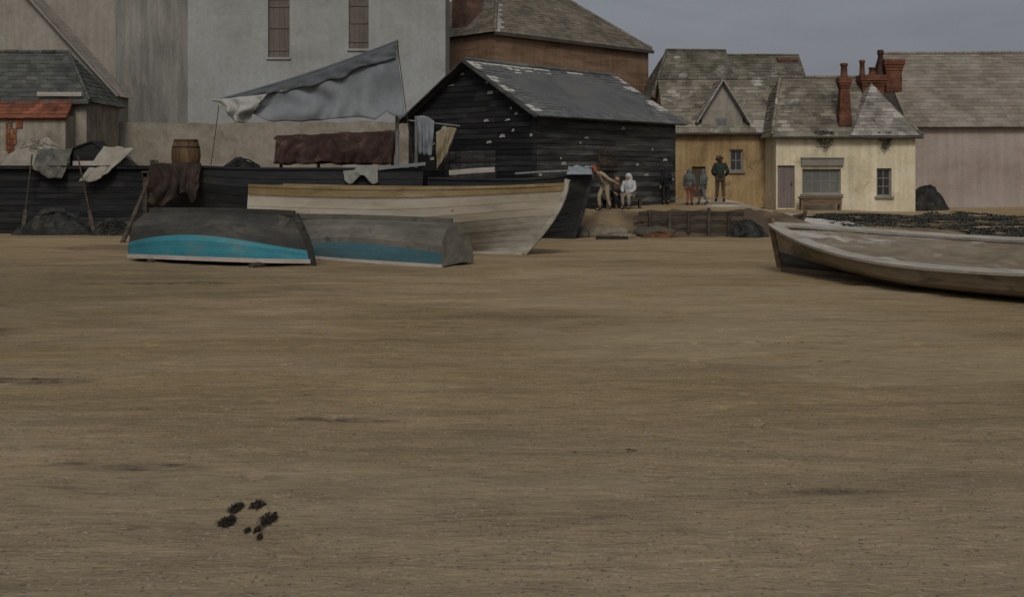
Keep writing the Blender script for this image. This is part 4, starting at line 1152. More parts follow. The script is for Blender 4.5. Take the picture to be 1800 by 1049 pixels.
for nm_, a_, b_ in (('halyard', W(698,72,35.5), V((mp_.x+.55, 35.5, 2.3))), ('sheet', W(704,205,35.2), V((mp_.x-.5, 35.0, 2.35))), ('tack_rope', W(386,176,35.3), V((X(372,35.3), 35.2, 2.35)))):
    mb = MB(); mb.tube([toA(a_.lerp(b_, i/6)+V((0,0,-.06*math.sin(PI*i/6)))) for i in range(7)], .014, 5); mb.build(nm_, M['dark_wood'], lugA)

# ------------------------------------------------------------------ nets, cloths, barrel and gear
def heap(name, label, cat, loc, rx, ry, h, m, seed, n=30, rough=.35, rz=0, flat=1.0):
    mb = MB(); vs = []; fs = []
    rings, seg = 20, 46
    for i in range(rings+1):
        t = i/rings
        for k in range(seg):
            a = 2*PI*k/seg
            q = V((math.cos(a), math.sin(a), 0))
            e = 1 + rough*nz(q.x*1.6+seed, q.y*1.6, t*1.5) + .12*nz(q.x*5, q.y*5, seed+t*4)
            zz = h*(1-t**2.0)**flat*(1 + rough*nz(q.x*2*t+seed*3, q.y*2*t, 1.7)) + .09*h*nz(q.x*7*t, q.y*7*t, seed) + .05*h*nz(q.x*19*t, q.y*19*t, seed+9)
            vs.append(V((q.x*rx*t*e, q.y*ry*t*e, zz if i < rings else -.12)))
    for i in range(rings):
        for k in range(seg):
            fs.append((i*seg+k, (i+1)*seg+k, (i+1)*seg+(k+1)%seg, i*seg+(k+1)%seg))
    mb.raw(vs, fs, .5, True)
    # loose rope bights over it
    for j in range(26):
        a = random.uniform(0, 2*PI); pts = []
        for q in range(7):
            t = .15+.85*q/6; aa = a + 1.6*nz(q*.6, j*1.7, seed)
            pts.append(V((math.cos(aa)*rx*t, math.sin(aa)*ry*t, h*(1-t*t)**flat*(1+.1*nz(q, j))+.015)))
        mb.tube(pts, .014, 5, random.random())
    o = mb.build(name, m, None); o.location = loc; o.rotation_euler = (0,0,rz)
    return tag(o, label, cat)

def gz(x, y): return ground_h(x, y)

# brown nets over a rail behind the long lugger
NYr = 39.6
rail = empty('net_rail', (X(590,NYr), NYr, gz(X(590,NYr),NYr)), 'dark timber drying rail under the brown nets behind the lugger', 'rail')
z0 = rail.location.z
mb = MB(); mb.tube([(X(482,NYr)-rail.location.x, 0, Z(243,NYr)-z0),(X(702,NYr)-rail.location.x, 0, Z(234,NYr)-z0)], .05, 8); mb.build('crossbar', M['dark_wood'], rail)
for px in (494, 560, 630, 690):
    mb = MB(); x = X(px,NYr)-rail.location.x; mb.tube([(x,.0,-.3),(x,.0,Z(lerp(243,234,(px-482)/220),NYr)-z0+.04)], .06, 8); mb.build('post', M['dark_wood'], rail)
mb = MB()
for sgn in (-1, 1):
    sail_sheet(mb, lambda u: V((X(lerp(486,696,u),NYr), NYr+sgn*.03, Z(lerp(242,233,u)+3*nz(u*8,sgn),NYr)+.06)),
               lambda u: V((X(lerp(484,690,u),NYr), NYr+sgn*.25, Z(288+7*nz(u*6,sgn*3),NYr))), 60, 12, .07, 9, 3.0+sgn)
no = mb.build('fishing_net', M['net_brown'], None); solid(no, .04); tag(no, 'dark brown tanned fishing nets hung over the rail', 'net')

def drape(name, label, cat, top, bot, m, nu=26, nv=16, amp=.08, fr=3, seed=1.0, t=.012):
    mb = MB(); sail_sheet(mb, top, bot, nu, nv, amp, fr, seed)
    o = mb.build(name, m, None); solid(o, t); return tag(o, label, cat)

# barrel on the wharf between store and lugger
BYb = 37.6
brl = empty('barrel', W(327, 301, BYb), 'round brown wooden barrel above the black lugger bow', 'barrel')
br = 25/FPX*BYb; bh = 56/FPX*BYb
mb = MB(); n_ = 18
for k in range(n_):
    a0, a1 = 2*PI*k/n_, 2*PI*(k+.94)/n_; tn = random.random()*.9; prev = None
    for i in range(9):
        t = i/8; rr = br*(.78+.22*math.sin(PI*t)); z = bh*t
        cur = (V((math.cos(a0)*rr, math.sin(a0)*rr, z)), V((math.cos(a1)*rr, math.sin(a1)*rr, z)))
        if prev: mb.face([prev[0], prev[1], cur[1], cur[0]], tn, True)
        prev = cur
mb.lathe([(br*.7,.02),(br*.74,.5*bh),(br*.7,bh-.05)], 18)
mb.build('staves', M['barrel_wood'], brl)
for t in (.06,.25,.75,.94):
    mb = MB(); rr = br*(.78+.22*math.sin(PI*t))+.008; mb.lathe([(rr,bh*t-.03),(rr,bh*t+.03)], 24); mb.build('hoop', M['iron'], brl)
# timber platform that carries it
mb = MB(); pl0 = X(262,BYb); pl1 = X(470,BYb); zt = Z(301,BYb)
for k in range(5): mb.box((pl0,BYb-.75+k*.3,zt-.06),(pl1,BYb-.47+k*.3,zt), random.random()*.9)
for x in (pl0+.1, (pl0+pl1)/2, pl1-.1):
    for yy in (BYb-.65, BYb+.6): mb.box((x-.07,yy-.07,-.1),(x+.07,yy+.07,zt-.062), .4)
mb.box((pl0,BYb-.72,zt-.2),(pl1,BYb-.6,zt-.062),.3)
po = mb.build('staging', M['dark_wood'], None); tag(po, 'dark timber staging behind the lugger carrying the barrel', 'staging')

# canvases and nets on the black store
zs_ = Hs+.13
def roofdrape(name, label, cat, pxs, y_top, pys, m, seed, amp=.07, fr=2.5):
    a, b = pxs
    def top(u): return V((X(lerp(a,b,u),SY), SY+.25, Z(lerp(pys[0],pys[1],u)+6*nz(u*3,seed),SY)))
    def bot(u): return V((X(lerp(a+pys[4],b+pys[5],u),SY), SY-.42, Z(lerp(pys[2],pys[3],u)+14*nz(u*2.5,seed+3)+10*math.sin(PI*u),SY)))
    return drape(name, label, cat, top, bot, m, 30, 24, amp, fr, seed, .04)
roofdrape('canvas', 'pale buff canvas slumped over the front of the black store', 'canvas', (178,232), 0, (258,262,322,300,-30,-34), M['buff_cloth'], 3.1, .035, 1.6)
roofdrape('fishing_net', 'olive fishing net hanging over the left part of the black store', 'net', (62,124), 0, (268,262,296,310,4,-6), M['net_olive'], 6.4, .04, 1.8)
heap('net_or_shadow_heap', 'buff brown heap of nets piled on the roof of the black store', 'net', (X(70,39.2), 39.2, Hs+.10), 1.35, .5, .95, M['buff_cloth'], 2.2)
# black hutch with pale board
hut = empty('hutch', (X(157,39.0), 39.0, Hs+.116), 'small black tarred hutch with pale foot board on the store roof', 'hutch')
hwid = 28/FPX*39.0
mb = MB(); mb.box((-hwid,-.3,0),(hwid,.5,.55)); mb.face([(-hwid,-.3,.55),(hwid,-.3,.55),(hwid*.4,-.3,.82)]); mb.face([(-hwid,.5,.55),(hwid*.4,.5,.82),(hwid,.5,.55)])
mb.build('wall', M['tar'], hut)
mb = MB(); mb.sweep([(-hwid-.08,.1,.56),(hwid*.4,.1,.86)], .95, .05, up=(0,0,1)); mb.sweep([(hwid*.4,.1,.86),(hwid+.08,.1,.56)], .95, .05, up=(0,0,1)); mb.build('roof', M['tar'], hut)
mb = MB(); mb.box((-hwid*.8,-.36,.0),(hwid*1.05,-.305,.16)); mb.build('foot_board', M['pink_white'], hut)

drape('fishing_net', 'rust brown net hung over the bow quarter of the long lugger', 'net', lambda u: V((X(lerp(262,352,u),34.5), 34.62, la(.8,1)[2]+.16+.03*nz(u*6,2))), lambda u: V((X(lerp(258,346,u),34.2), 34.30-.1*u, Z(352+26*nz(u*5,7)+10*math.sin(u*6),34.3))), M['net_rust'], 40, 24, .09, 4, 8.8, .04)
heap('net_or_shadow_heap', 'black heap of nets on the sand at the foot of the tarred store', 'net', (X(92,37.6), 37.75, -.03), 1.5, .55, .85, M['net_dark'], 12.2)
heap('net_or_shadow_heap', 'low black net heap against the right corner of the tarred store', 'net', (X(196,37.4), 37.6, -.03), .8, .5, .55, M['net_dark'], 14.7)
heap('net_or_shadow_heap', 'black heap of nets on the timber staging right of the barrel', 'net', (X(425,37.5), 37.5, Z(301,37.6)), .75, .4, .42, M['net_dark'], 16.1)
heap('net_or_shadow_heap', 'dark olive heap of nets at the right end of the store roof', 'net', (X(214,39.1), 39.1, Hs+.10), .55, .4, .38, M['net_olive'], 18.5)
for lab, xa, ya_, za, xb, yb_, zb in (('pale oar leaning against the left part of the tarred store', 42, 37.6, .0, 60, 38.3, 2.75), ('dark oar leaning against the right part of the tarred store', 168, 37.7, .0, 140, 38.3, 2.7)):
    mb = MB(); a_, b_ = V((X(xa,ya_), ya_-.1, za)), V((X(xb,yb_), yb_-.16, zb))
    mb.tube([a_.lerp(b_, .3), b_], .028, 7); oo = mb.build('oar', M['dark_wood'], None)
    mb = MB(); mb.sweep([a_, a_.lerp(b_, .1), a_.lerp(b_, .31)], .13, .025, up=(0,1,.1)); mb.build('blade', M['dark_wood'], oo)
    tag(oo, lab.replace('pale oar', 'dark brown oar'), 'oar')

# spar leaning on the lugger's bow
sp_ = MB(); sp_.tube([V((X(214,33.2),33.2,gz(X(214,33.2),33.2)-.05)), V((X(276,35.2),35.2,Z(283,35.2)))], lambda t: .075-.025*t, 10)
so = sp_.build('spar', M['dark_wood'], None); tag(so, 'dark round spar leaning against the bow of the long lugger', 'spar')

# planks and oars on the boats
def plank_obj(name, label, cat, a, b, w_, h_, m):
    mb = MB(); mb.sweep([a, V(a).lerp(V(b), .5)+V((0,0,.01)), b], w_, h_); o = mb.build(name, m, None); return tag(o, label, cat)
zA = 2.28
plank_obj('plank', 'pale blue grey plank laid on the stern of the long lugger', 'plank', W(628,301,34.62), W(748,288,34.75), .22, .10, M['blue_wood'])
plank_obj('plank', 'cream plank laid across the shorter black boat', 'plank', W(790,304,35.25), W(870,298,35.2), .3, .16, M['pale_wood'])
plank_obj('plank', 'thin grey plank on the bow of the shorter black boat', 'plank', W(905,305,34.9), W(1000,300,35.0), .16, .06, M['grey_wood'])
drape('cloth', 'small grey cloth hung over the side of the long lugger', 'cloth', lambda u: V((X(lerp(600,662,u),34.4), 34.55, la(.3,1)[2]+.16)), lambda u: V((X(lerp(604,664,u),34.2), 34.34, Z(316+8*math.sin(u*9),34.3))), M['grey_cloth'], amp=.03, seed=4.4)
drape('cloth', 'pale blue grey cloth over the bow of the shorter black boat', 'cloth', lambda u: V((X(lerp(1000,1040,u),35.2), 35.35, Z(292+4*nz(u*4,1),35.3))), lambda u: V((X(lerp(996,1042,u),34.6), 34.75, Z(307,34.75))), M['blue_cloth'], amp=.03, seed=5.4)

# cloths hung at the left eave of the shed
PY = 38.6
pst = empty('drying_post', (X(731,PY), PY, 0), 'pale grey post with a cross spar standing left of the boat shed', 'post')
mb = MB(); mb.tube([(0,0,-.3),(.02,0,Z(204,PY))], .06, 8); mb.build('pole', M['grey_wood'], pst)
mb = MB(); mb.tube([(-.25,0,Z(212,PY)),(1.55,0,Z(222,PY))], .03, 8); mb.build('crossbar', M['grey_wood'], pst)
drape('cloth', 'pale blue white cloth hanging from the post beside the shed', 'cloth', lambda u: V((X(lerp(733,764,u),PY), PY-.07, Z(lerp(205,214,u)-5*math.sin(PI*u),PY))), lambda u: V((X(lerp(737,760,u),PY), PY-.12, Z(272+9*nz(u*3,9),PY))), M['blue_cloth'], amp=.07, fr=1.6, seed=6.1)
drape('cloth', 'cream cloth hanging in a curve before the shed gable', 'cloth', lambda u: V((X(lerp(767,803,u),PY), PY-.07, Z(lerp(233,226,u)-5*math.sin(PI*u),PY))), lambda u: V((X(lerp(768,786,u),PY), PY-.1, Z(298-26*u,PY))), M['cream_cloth'], amp=.07, fr=1.4, seed=7.1)

# ---- the bank in front of the people
def rock(label, loc, sx, sy, sz, m, seed, rz=0.0):
    mb = MB(); vs = []; fs = []; a, b = 12, 18
    for i in range(a+1):
        th = PI*i/a
        for k in range(b):
            ph = 2*PI*k/b; q = V((math.sin(th)*math.cos(ph), math.sin(th)*math.sin(ph), math.cos(th)))
            e = 1 + .28*nz(q.x*1.3+seed, q.y*1.3, q.z*1.3) + .13*mn.cell(q*2.2+V((seed,0,0)))*.6 + .06*nz(q.x*5, q.y*5, q.z*5+seed)
            vs.append(V((q.x*sx*e, q.y*sy*e, q.z*sz*e)))
    for i in range(a):
        for k in range(b): fs.append((i*b+k, (i+1)*b+k, (i+1)*b+(k+1)%b, i*b+(k+1)%b))
    mb.raw(vs, fs, .5, True)
    o = mb.build('boulder', m, None); o.location = loc; o.rotation_euler = (0,0,rz)
    return tag(o, label, 'boulder', 'boulders at the foot of the bank')
rx_ = lambda px, y: X(px, y)
rock('flat tan boulder half buried right of the black boat bow', (rx_(1062,36.3), 36.55, .12), .8, .45, .26, M['rock'], 1.0)
rock('low grey brown boulder in front of the flat tan one', (rx_(1088,35.9), 35.95, .02), .55, .3, .17, M['rock'], 2.0)
rock('small dark boulder at the foot of the black boat bow', (rx_(1022,36.1), 36.0, .10), .26, .25, .28, M['rock_dark'], 3.0)
rock('long brown boulder left of the timber revetment', (rx_(1150,36.6), 36.75, .1), .7, .35, .22, M['rock_dark'], 4.0)
heap('rope_heap', 'rusty orange coil of old rope on the sand below the bank', 'rope', (rx_(1160,35.9), 35.95, gz(rx_(1160,35.9),35.95)), .62, .32, .2, M['rust'], 3.7)
plank_obj('plank', 'dark strip for the shadow on the sand below the boulders', 'plank', V((rx_(1048,35.1),35.2,.04)), V((rx_(1104,35.1),35.05,.04)), .3, .1, M['tar_hull'])  # dark board put where a strip of shadow falls below the boulders
heap('net_or_shadow_heap', 'black heap of nets in front of the dark skiff', 'net', (rx_(1314,36.2), 36.4, gz(rx_(1314,36.2),36.4)-.05), .66, .5, .62, M['net_dark'], 5.9)
heap('net_or_shadow_heap', 'dark heap shaped as the cream cottage shadow against the barn corner', 'net', (X(1638,46.5), 47.2, gz(X(1638,46.5),47)-.1), 1.05, .6, 1.15, M['net_dark'], 9.3)  # dark mound standing in for the shadow wedge cast beside the cottage
# timber revetment holding the bank
rvx, rvy = X(1236,36.7), 36.75
stg = empty('revetment', (rvx, rvy, 0), 'low rough timber revetment holding the bank below the standing people', 'revetment')
for k in range(6):
    mb = MB(); zk = .05 + k*.14; x0_, x1_ = -2.0+random.uniform(-.35,.2), 1.15+random.uniform(-.2,.25)
    mb.sweep([(lerp(x0_,x1_,i/9), .10+.05*nz(i*.6, k), zk+.035*nz(i*.5, k*.2)) for i in range(10)], .06, .15, tone=random.random()*.9); mb.build('plank', M['dark_wood'], stg)
for i, x in enumerate((-1.75,-1.1,-.5,.2,.85)):
    mb = MB(); mb.tube([(x,-.02,-.3),(x+random.uniform(-.05,.05),-.0,.86+random.uniform(-.14,.1))], .06, 8, random.random()*.9); mb.build('post', M['dark_wood'], stg)

# bench under the shop window
bn = empty('bench', (X(1442,45.5), 45.5, gz(X(1442,45.5),45.5)), 'low brown wooden bench under the wide cottage window', 'bench')
bz = Z(346,45.5)-bn.location.z; bw_ = 38/FPX*45.5
mb = MB(); mb.box((-bw_,-.2,bz-.06),(bw_,-.01,bz)); mb.box((-bw_,.01,bz-.06),(bw_,.2,bz)); mb.build('seat', M['wood'], bn)
mb = MB(); mb.box((-bw_+.05,-.16,bz-.3),(bw_-.05,-.13,bz-.065)); mb.build('apron', M['wood'], bn)
for sx in (-1,1):
    for sy in (-.13,.13):
        mb = MB(); mb.box((sx*(bw_-.1)-.04,sy-.025,-.1),(sx*(bw_-.1)+.04,sy+.025,bz-.062)); mb.build('leg', M['wood'], bn)

# dark weed along the foot of the cottages
def weed_field(name, label, spots, n, m, size, kind='stuff'):
    mb = MB()
    for i in range(n):
        cx, cy, rx, ry = random.choice(spots)
        a = random.uniform(0, 2*PI); q = math.sqrt(random.random())
        x, y = cx+math.cos(a)*rx*q, cy+math.sin(a)*ry*q
        if nz(x*1.2, y*2.4, 6) < -.12: continue
        z = ground_h(x, y); L = size*random.uniform(.5, 1.6); d = random.uniform(0, 2*PI)
        dx, dy = math.cos(d)*L, math.sin(d)*L*.7; w_ = L*.14
        px_, py_ = -math.sin(d)*w_, math.cos(d)*w_
        h1, h2 = random.uniform(.01,.09)*(size/.24)**1.6, random.uniform(0,.05)*(size/.24)**1.6
        t = random.random()*.9
        mb.face([(x-px_,y-py_,z+.004),(x+px_,y+py_,z+.006),(x+dx*.5+px_,y+dy*.5+py_,z+h1),(x+dx*.5-px_,y+dy*.5-py_,z+h1+.004)], t)
        mb.face([(x+dx*.5-px_,y+dy*.5-py_,z+h1+.004),(x+dx*.5+px_,y+dy*.5+py_,z+h1),(x+dx,y+dy,z+h2)], t)
    o = mb.build(name, m, None); return tag(o, label, 'seaweed', kind=kind)
weed_field('seaweed', 'dark tangled seaweed strewn below the cream cottage and barn', [(14.0,38.8,2.6,2.0),(16.6,36.0,2.0,1.2),(12.2,41.0,1.2,.8),(15.5,40.8,3.0,1.4),(17.3,37.5,1.8,1.6),(17.6,41.5,2.0,2.2),(13.4,42.4,1.6,.8)], 13000, M['weed'], .19)

# painter's signature strokes rebuilt as weed clumps on the near sand
def mark_and_weed(label, px, py, rpx, seed, fan=None):
    Yk = FPX*EYE/(py-HOR); x = X(px, Yk); r = .8*rpx/FPX*Yk; k = (py-HOR)/FPX   # flattened view: stretch in depth
    ry = r/ (EYE/Yk) * .82
    rs = random.Random(seed); mb = MB()
    n = int(40 + rpx*9)
    for i in range(n):
        a = rs.uniform(0, 2*PI) if fan is None else fan + rs.gauss(0, .55)
        q = math.sqrt(rs.random())
        if fan is None: p = V((math.cos(a)*r*q, math.sin(a)*ry*q, 0))
        else: p = V((math.cos(a)*r*2.0*(q-.5), math.sin(a)*ry*2.0*(q-.5), 0))
        d = rs.uniform(0, 2*PI); L = r*rs.uniform(.35, 1.15); w_ = r*rs.uniform(.05,.13)
        e = V((math.cos(d)*L, math.sin(d)*L*2, 0)); s_ = V((-math.sin(d)*w_, math.cos(d)*w_, 0))
        h0 = .004 + .02*rs.random()*(1-q*.6); t = rs.random()*.9
        mb.face([p-s_+V((0,0,h0*.4)), p+s_+V((0,0,h0*.4)), p+e*.5+s_+V((0,0,h0+.008)), p+e*.5-s_+V((0,0,h0+.010))], t)
        mb.face([p+e*.5-s_+V((0,0,h0+.010)), p+e*.5+s_+V((0,0,h0+.008)), p+e+V((0,0,h0*.5))], t)
    for i in range(3):
        a = rs.uniform(0, 2*PI); mb.tube([(0,0,.012),(math.cos(a)*r*.7,math.sin(a)*ry*.7,.02),(math.cos(a+.4)*r*1.3,math.sin(a+.4)*ry*1.3,.006)], .0025, 5, .2)
    o = mb.build('signature_clump', M['mark_and_weed'], None); o.location = (x, Yk, ground_h(x, Yk)+.001)
    return tag(o, label, 'seaweed clump', 'signature clumps lying in a ring')  # clumps stand in for the painter's signature strokes
mark_and_weed('round brown clump of the painted signature at the left end of the ring', 400, 912, 14, 11)
mark_and_weed('dark clump of the painted signature at the upper left of the ring', 415, 891, 12, 12)
mark_and_weed('ragged dark fan of the painted signature at the top of the ring', 453, 888, 13, 13, fan=R(150))
mark_and_weed('large dark clump of the painted signature at the right end of the ring', 472, 909, 15, 14)
mark_and_weed('tiny scrap of the painted signature at the bottom of the ring, left of its neighbour', 435, 929, 6, 15)
mark_and_weed('small trailing scrap of the painted signature at the lower right of the ring', 454, 928, 8, 16, fan=R(160))
mark_and_weed('tiniest scrap of the painted signature just outside the ring, nearest the viewer', 457, 942, 6, 17)

weed_field('weed_scraps', 'thin scraps of dark weed scattered over the open sand', [(-9+i*1.1+random.uniform(-.5,.5), 7.5+5.5*random.random()+random.uniform(0,8)*(i%3), random.uniform(.3,.9), random.uniform(.05,.15)) for i in range(17)], 170, M['mark_and_weed'], .045)
# fine scatter of pebbles and shell
mb = MB()
for i in range(420):
    y = 5.4 + 26*random.random()**1.6; x = random.uniform(-.5, .5)*y*1.0; r = random.uniform(.004, .012)*(1 + .4*(random.random() < .06))
    z = ground_h(x, y); c = V((x, y, z+r*.2)); t = random.random()*.9
    a = random.uniform(.6, 1.4); vs = [c+V((r*a,0,0)), c+V((0,r,0)), c+V((-r*a,0,0)), c+V((0,-r,0)), c+V((0,0,r*.6)), c-V((0,0,r*.5))]
    mb.raw(vs, [(0,1,4),(1,2,4),(2,3,4),(3,0,4)], t, True)
tag(mb.build('pebbles', M['pebble'], None), 'fine scatter of pebbles and shell over the sand', 'pebbles', kind='stuff')

# ------------------------------------------------------------------ people
def skinned(name, verts, edges, m, parent, root=0, sub=2):
    me = bpy.data.meshes.new(name); me.from_pydata([v[0] for v in verts], edges, []); me.update()
    o = bpy.data.objects.new(name, me); COL.objects.link(o); o.parent = parent
    o.modifiers.new('Skin', 'SKIN').use_smooth_shade = True
    sk_ = me.skin_vertices[0].data
    for i, v in enumerate(verts):
        r = v[1]; sk_[i].radius = r if isinstance(r, tuple) else (r, r); sk_[i].use_root = (i == root)
    s_ = o.modifiers.new('Subdivision', 'SUBSURF'); s_.levels = sub; s_.render_levels = sub
    me.materials.append(m)
    return o

STAND = dict(pelvis=(0,0,.95), waist=(0,0,1.10), chest=(0,0,1.32), neck=(0,0,1.47), head=(0,-.015,1.60), top=(0,-.01,1.72),
    shL=(-.19,0,1.42), elL=(-.25,.02,1.13), wrL=(-.25,-.05,.88), shR=(.19,0,1.42), elR=(.25,.02,1.13), wrR=(.25,-.05,.88),
    hpL=(-.10,0,.92), knL=(-.11,-.02,.50), anL=(-.11,0,.09), hpR=(.10,0,.92), knR=(.11,-.02,.50), anR=(.11,0,.09))
def person(label, loc, rz, height, pose, wear, group='people on the bank'):
    k = height/1.75
    J = {a: V(b)*k for a, b in {**STAND, **pose}.items()}
    p = empty('person', loc, label, 'person', rz, group)
    vs, es, ix = [], [], {}
    def add(nm, pos, r, par=None):
        ix[nm] = len(vs); vs.append((pos, r if isinstance(r, tuple) else r*k if not isinstance(r, tuple) else r))
        if par is not None: es.append((ix[par], ix[nm]))
    add('pelvis', J['pelvis'], .12); add('waist', J['waist'], .115, 'pelvis'); add('chest', J['chest'], .135, 'waist')
    nd = (J['head']-J['neck']).normalized()
    add('neck', J['neck'], .055, 'chest'); add('jaw', J['neck'].lerp(J['head'], .55), .068, 'neck')
    add('head', J['head'], .092, 'jaw'); add('brow', J['head'].lerp(J['top'], .55), .088, 'head'); add('top', J['top'], .05, 'brow')
    fw = V((0,-1,0)); fw = (fw - nd*fw.dot(nd)).normalized(); sdv = nd.cross(fw).normalized()
    add('nose', J['head'] + fw*.115*k - nd*.005*k, .016, 'head')
    add('earL', J['head'] + sdv*.098*k, .018, 'head'); add('earR', J['head'] - sdv*.098*k, .018, 'head')
    for s_ in 'LR':
        sg = -1 if s_ == 'L' else 1
        add('sh'+s_, J['sh'+s_], .062, 'chest'); add('el'+s_, J['el'+s_], .044, 'sh'+s_); add('wr'+s_, J['wr'+s_], .031, 'el'+s_)
        d = (J['wr'+s_]-J['el'+s_]).normalized(); sd_ = d.cross(fw)
        if sd_.length < .1: sd_ = d.cross(V((1,0,0)))
        sd_.normalize()
        palm = J['wr'+s_] + d*.06*k; add('pa'+s_, palm, .036, 'wr'+s_)
        for q in range(4):
            L = (.055,.066,.062,.048)[q]*k; o1 = sd_*(q-1.5)*.02*k
            add(f'f{s_}{q}a', palm + d*.04*k + o1, .0095, 'pa'+s_)
            add(f'f{s_}{q}b', palm + d*(.04*k+L*.6) + o1*1.1 + fw*.012*k, .0085, f'f{s_}{q}a')
            add(f'f{s_}{q}c', palm + d*(.04*k+L*.95) + o1*1.1 + fw*.035*k, .007, f'f{s_}{q}b')
        add('th'+s_+'a', palm - sd_*.04*k + fw*.015*k, .011, 'pa'+s_); add('th'+s_+'b', palm - sd_*.055*k + d*.035*k + fw*.025*k, .009, 'th'+s_+'a')
        add('hp'+s_, J['hp'+s_], .092, 'pelvis'); add('kn'+s_, J['kn'+s_], .058, 'hp'+s_); add('an'+s_, J['an'+s_], .04, 'kn'+s_)
        add('to'+s_, J['an'+s_] + V((sg*.02,-.15,-.05))*k, .035, 'an'+s_)
    skinned('body', vs, es, M['skin'], p)
    def garment(nm, chain, mt):
        v2, e2, id2 = [], [], {}
        for a, r, par in chain:
            pos = J[a] if isinstance(a, str) else a[1]; key = a if isinstance(a, str) else a[0]
            id2[key] = len(v2); v2.append((pos, r*k))
            if par: e2.append((id2[par], id2[key]))
        return skinned(nm, v2, e2, mt, p)
    b = wear.get('bulk', 0.0)
    hem = J['pelvis'] + V((0,0,-.12))*k if wear.get('long') else J['pelvis'] + V((0,0,.02))*k
    ch = [(('hem', hem), .165+b, None), ('waist', .148+b, 'hem'), ('chest', .165+b, 'waist'), (('collar', J['chest'].lerp(J['neck'], .8)), .085+b*.5, 'chest')]
    for s_ in 'LR': ch += [('sh'+s_, .083+b*.5, 'chest'), ('el'+s_, .062+b*.4, 'sh'+s_), (('cuff'+s_, J['el'+s_].lerp(J['wr'+s_], .92)), .046+b*.2, 'el'+s_)]
    garment(wear.get('top_name', 'jersey'), ch, M[wear['top']])
    ch = [('pelvis', .145, None)]
    for s_ in 'LR': ch += [('hp'+s_, .112, 'pelvis'), ('kn'+s_, .078, 'hp'+s_), (('hem'+s_, J['kn'+s_].lerp(J['an'+s_], .85)), .062, 'kn'+s_)]
    garment('trousers', ch, M[wear['legs']])
    for s_ in 'LR':
        sg = -1 if s_ == 'L' else 1; a = J['an'+s_]
        skinned('boot', [(a+V((0,0,.08))*k, .056*k), (a, .052*k), (a+V((0,.03,-.04))*k, .045*k), (a+V((sg*.02,-.10,-.05))*k, .046*k), (a+V((sg*.025,-.18,-.055))*k, .034*k)], [(0,1),(1,2),(1,3),(3,4)], M['dark_wood'], p, 1)
    hc = J['head'].lerp(J['top'], .42)
    rot = nd.to_track_quat('Z', 'Y').to_matrix().to_4x4()
    if wear.get('hat'):
        mb = MB(); T = Matrix.Translation(hc) @ rot
        prof = [(.112*k,-.005*k),(.118*k,.02*k),(.112*k,.07*k),(.085*k,.115*k),(.04*k,.135*k)] if not wear.get('brim') else [(.17*k,-.0*k),(.172*k,.012*k),(.115*k,.022*k),(.108*k,.10*k),(.09*k,.13*k),(.03*k,.138*k)]
        mb.lathe(prof, 16); mb.v = [tuple(T @ V(q)) for q in mb.v]
        mb.build(wear.get('hat_name', 'cap'), M[wear['hat']], p)
    if wear.get('hood'):
        back = -fw; ax2 = (J['top']-J['chest']).normalized(); H_ = (J['top']-J['chest']).length
        T = Matrix.Translation(J['chest'] + back*.03*k) @ ax2.to_track_quat('Z', 'Y').to_matrix().to_4x4()
        mb = MB()
        mb.lathe([(.215*k,-.12*k),(.232*k,-.06*k),(.222*k,.02*k),(.185*k,H_*.30),(.145*k,H_*.45),(.135*k,H_*.62),(.128*k,H_*.82),(.10*k,H_*1.0),(.055*k,H_*1.10),(.01*k,H_*1.13)], 18, sx=1.0, sy=.85)
        mb.v = [tuple(T @ (V(q) + V((.012*nz(q[0]*14, q[1]*14, q[2]*9), .012*nz(q[2]*11, q[0]*14), 0)))) for q in mb.v]
        mb.build('shawl', M[wear['hood']], p)
    hp_ = hc - fw*.035*k - nd*.02*k
    mb = MB(); T = Matrix.Translation(hp_) @ rot
    mb.lathe([(.055*k,-.13*k),(.09*k,-.08*k),(.10*k,-.01*k),(.096*k,.05*k),(.06*k,.085*k)], 14); mb.v = [tuple(T @ V(q)) for q in mb.v]
    mb.build('hair', M[wear.get('hair', 'hair')], p)
    for sg in (-1, 1):
        mb = MB(); c = J['head'] + nd*.03*k + fw*.088*k + sdv*sg*.034*k
        mb.lathe([(.004*k,-.012*k),(.012*k,-.006*k),(.013*k,0),(.012*k,.006*k),(.004*k,.012*k)], 8, c); mb.build('eye', M['black_cloth'], p)
    return p

def feet(px, py, Y):
    return V((X(px, Y), Y, ground_h(X(px, Y), Y)+.0))
person('person seen from behind in bulky dark green coat and brown hat, rightmost of the group', feet(1266,350,43.6), R(172), 1.80,
    dict(anL=(-.13,.12,.09), knL=(-.12,.0,.50), anR=(.14,-.08,.09), waist=(.02,0,1.10), chest=(.01,.02,1.32), wrL=(-.17,-.13,.98), elL=(-.30,.06,1.14), wrR=(.17,-.13,.98), elR=(.30,.06,1.14), head=(.03,-.03,1.60), top=(.035,-.03,1.72)), dict(top='green_cloth', legs='brown_cloth', hat='brown_cloth', brim=True, bulk=.04, long=True, top_name='coat', hair='hair', hat_name='hat'))
person('child in black clothes standing against the far corner of the shed', feet(1171,360,42.2), R(200), 1.45, dict(anL=(-.08,.08,.09)), dict(top='black_cloth', legs='black_cloth', bulk=.04, hood='black_cloth', top_name='jacket'))
person('child in dark grey hooded jacket and red trousers, walking', feet(1212,355,41.8), R(160), 1.38,
    dict(anL=(-.07,-.16,.10), knL=(-.08,-.14,.50), anR=(.07,.16,.12), knR=(.08,.0,.50)), dict(top='greygreen_cloth', legs='red_brown_cloth', bulk=.055, long=True, hood='greygreen_cloth', top_name='jacket'))
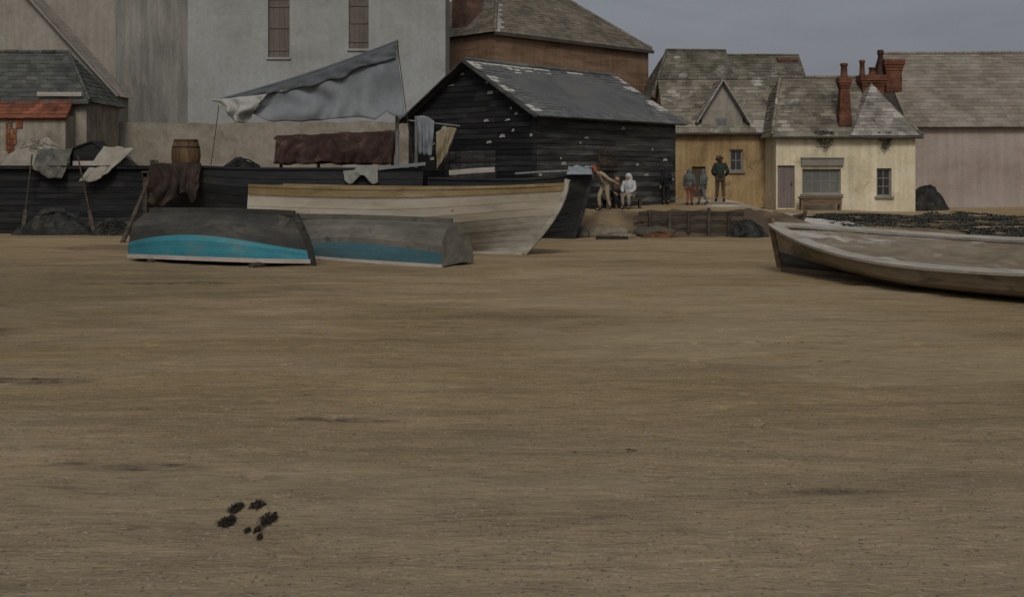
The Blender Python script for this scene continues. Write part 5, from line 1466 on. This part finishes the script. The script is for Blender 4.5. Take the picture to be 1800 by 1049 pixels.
person('child in grey jacket and grey trousers striding beside the green coated adult', feet(1236,358,41.8), R(-125), 1.36,
    dict(anL=(-.07,-.26,.12), knL=(-.08,-.20,.50), anR=(.07,.26,.14), knR=(.08,.08,.50)), dict(top='greygreen_cloth', legs='greygreen_cloth', bulk=.05, hood='greygreen_cloth', top_name='jacket'))
# man in red cap bending to the left over the black boat's bow
person('person in red cap and tan shirt bending over the black boat bow', feet(1060,365,38.1), R(-70), 1.72,
    dict(pelvis=(0,.10,.93), waist=(0,.02,1.07), chest=(0,-.12,1.26), neck=(0,-.23,1.38), head=(0,-.34,1.44), top=(0,-.42,1.53),
         shL=(-.19,-.16,1.34), elL=(-.25,-.38,1.16), wrL=(-.18,-.58,1.06), shR=(.19,-.14,1.33), elR=(.30,.08,1.12), wrR=(.33,.34,1.00),
         hpL=(-.10,.10,.90), hpR=(.10,.10,.90), knL=(-.11,-.12,.50), anL=(-.11,-.06,.09), knR=(.11,.12,.49), anR=(.11,.24,.10)),
    dict(top='tan_cloth', legs='tan_cloth', hat='red_cloth', top_name='shirt', hair='red_cloth'))
SIT = dict(pelvis=(0,.02,.52), waist=(0,-.01,.66), chest=(0,-.06,.88), neck=(0,-.10,1.03), head=(0,-.14,1.15), top=(0,-.15,1.27),
    shL=(-.19,-.07,.98), elL=(-.25,-.14,.72), wrL=(-.14,-.34,.62), shR=(.19,-.07,.98), elR=(.25,-.14,.72), wrR=(.12,-.34,.60),
    hpL=(-.10,.0,.50), hpR=(.10,.0,.50), knL=(-.12,-.42,.50), anL=(-.11,-.40,.09), knR=(.12,-.42,.50), anR=(.11,-.34,.09))
sb = feet(1100, 357, 39.6)
person('seated person in white shirt with bowed head, on the bench by the shed', feet(1107,357,39.6), R(-28), 1.70, SIT, dict(top='shirt', legs='buff_cloth', hood='shirt', bulk=.04, long=True, top_name='shirt'))
person('seated person in dark shawl between the red capped man and the white shirt', feet(1083,357,39.75), R(10), 1.62, SIT, dict(top='black_cloth', legs='black_cloth', hood='brown_cloth', bulk=.02, top_name='shawl_coat'))
sbn = empty('bench', (X(1096,39.7), 39.78, ground_h(X(1096,39.7),39.7)), 'rough dark plank bench by the shed under the two seated people', 'bench', R(4))
mb = MB(); mb.box((-.75,-.18,.34),(.75,.18,.40)); mb.build('seat', M['dark_wood'], sbn)
for sx in (-.6,.6):
    mb = MB(); mb.box((sx-.04,-.14,-.1),(sx+.04,.14,.338)); mb.build('leg', M['dark_wood'], sbn)
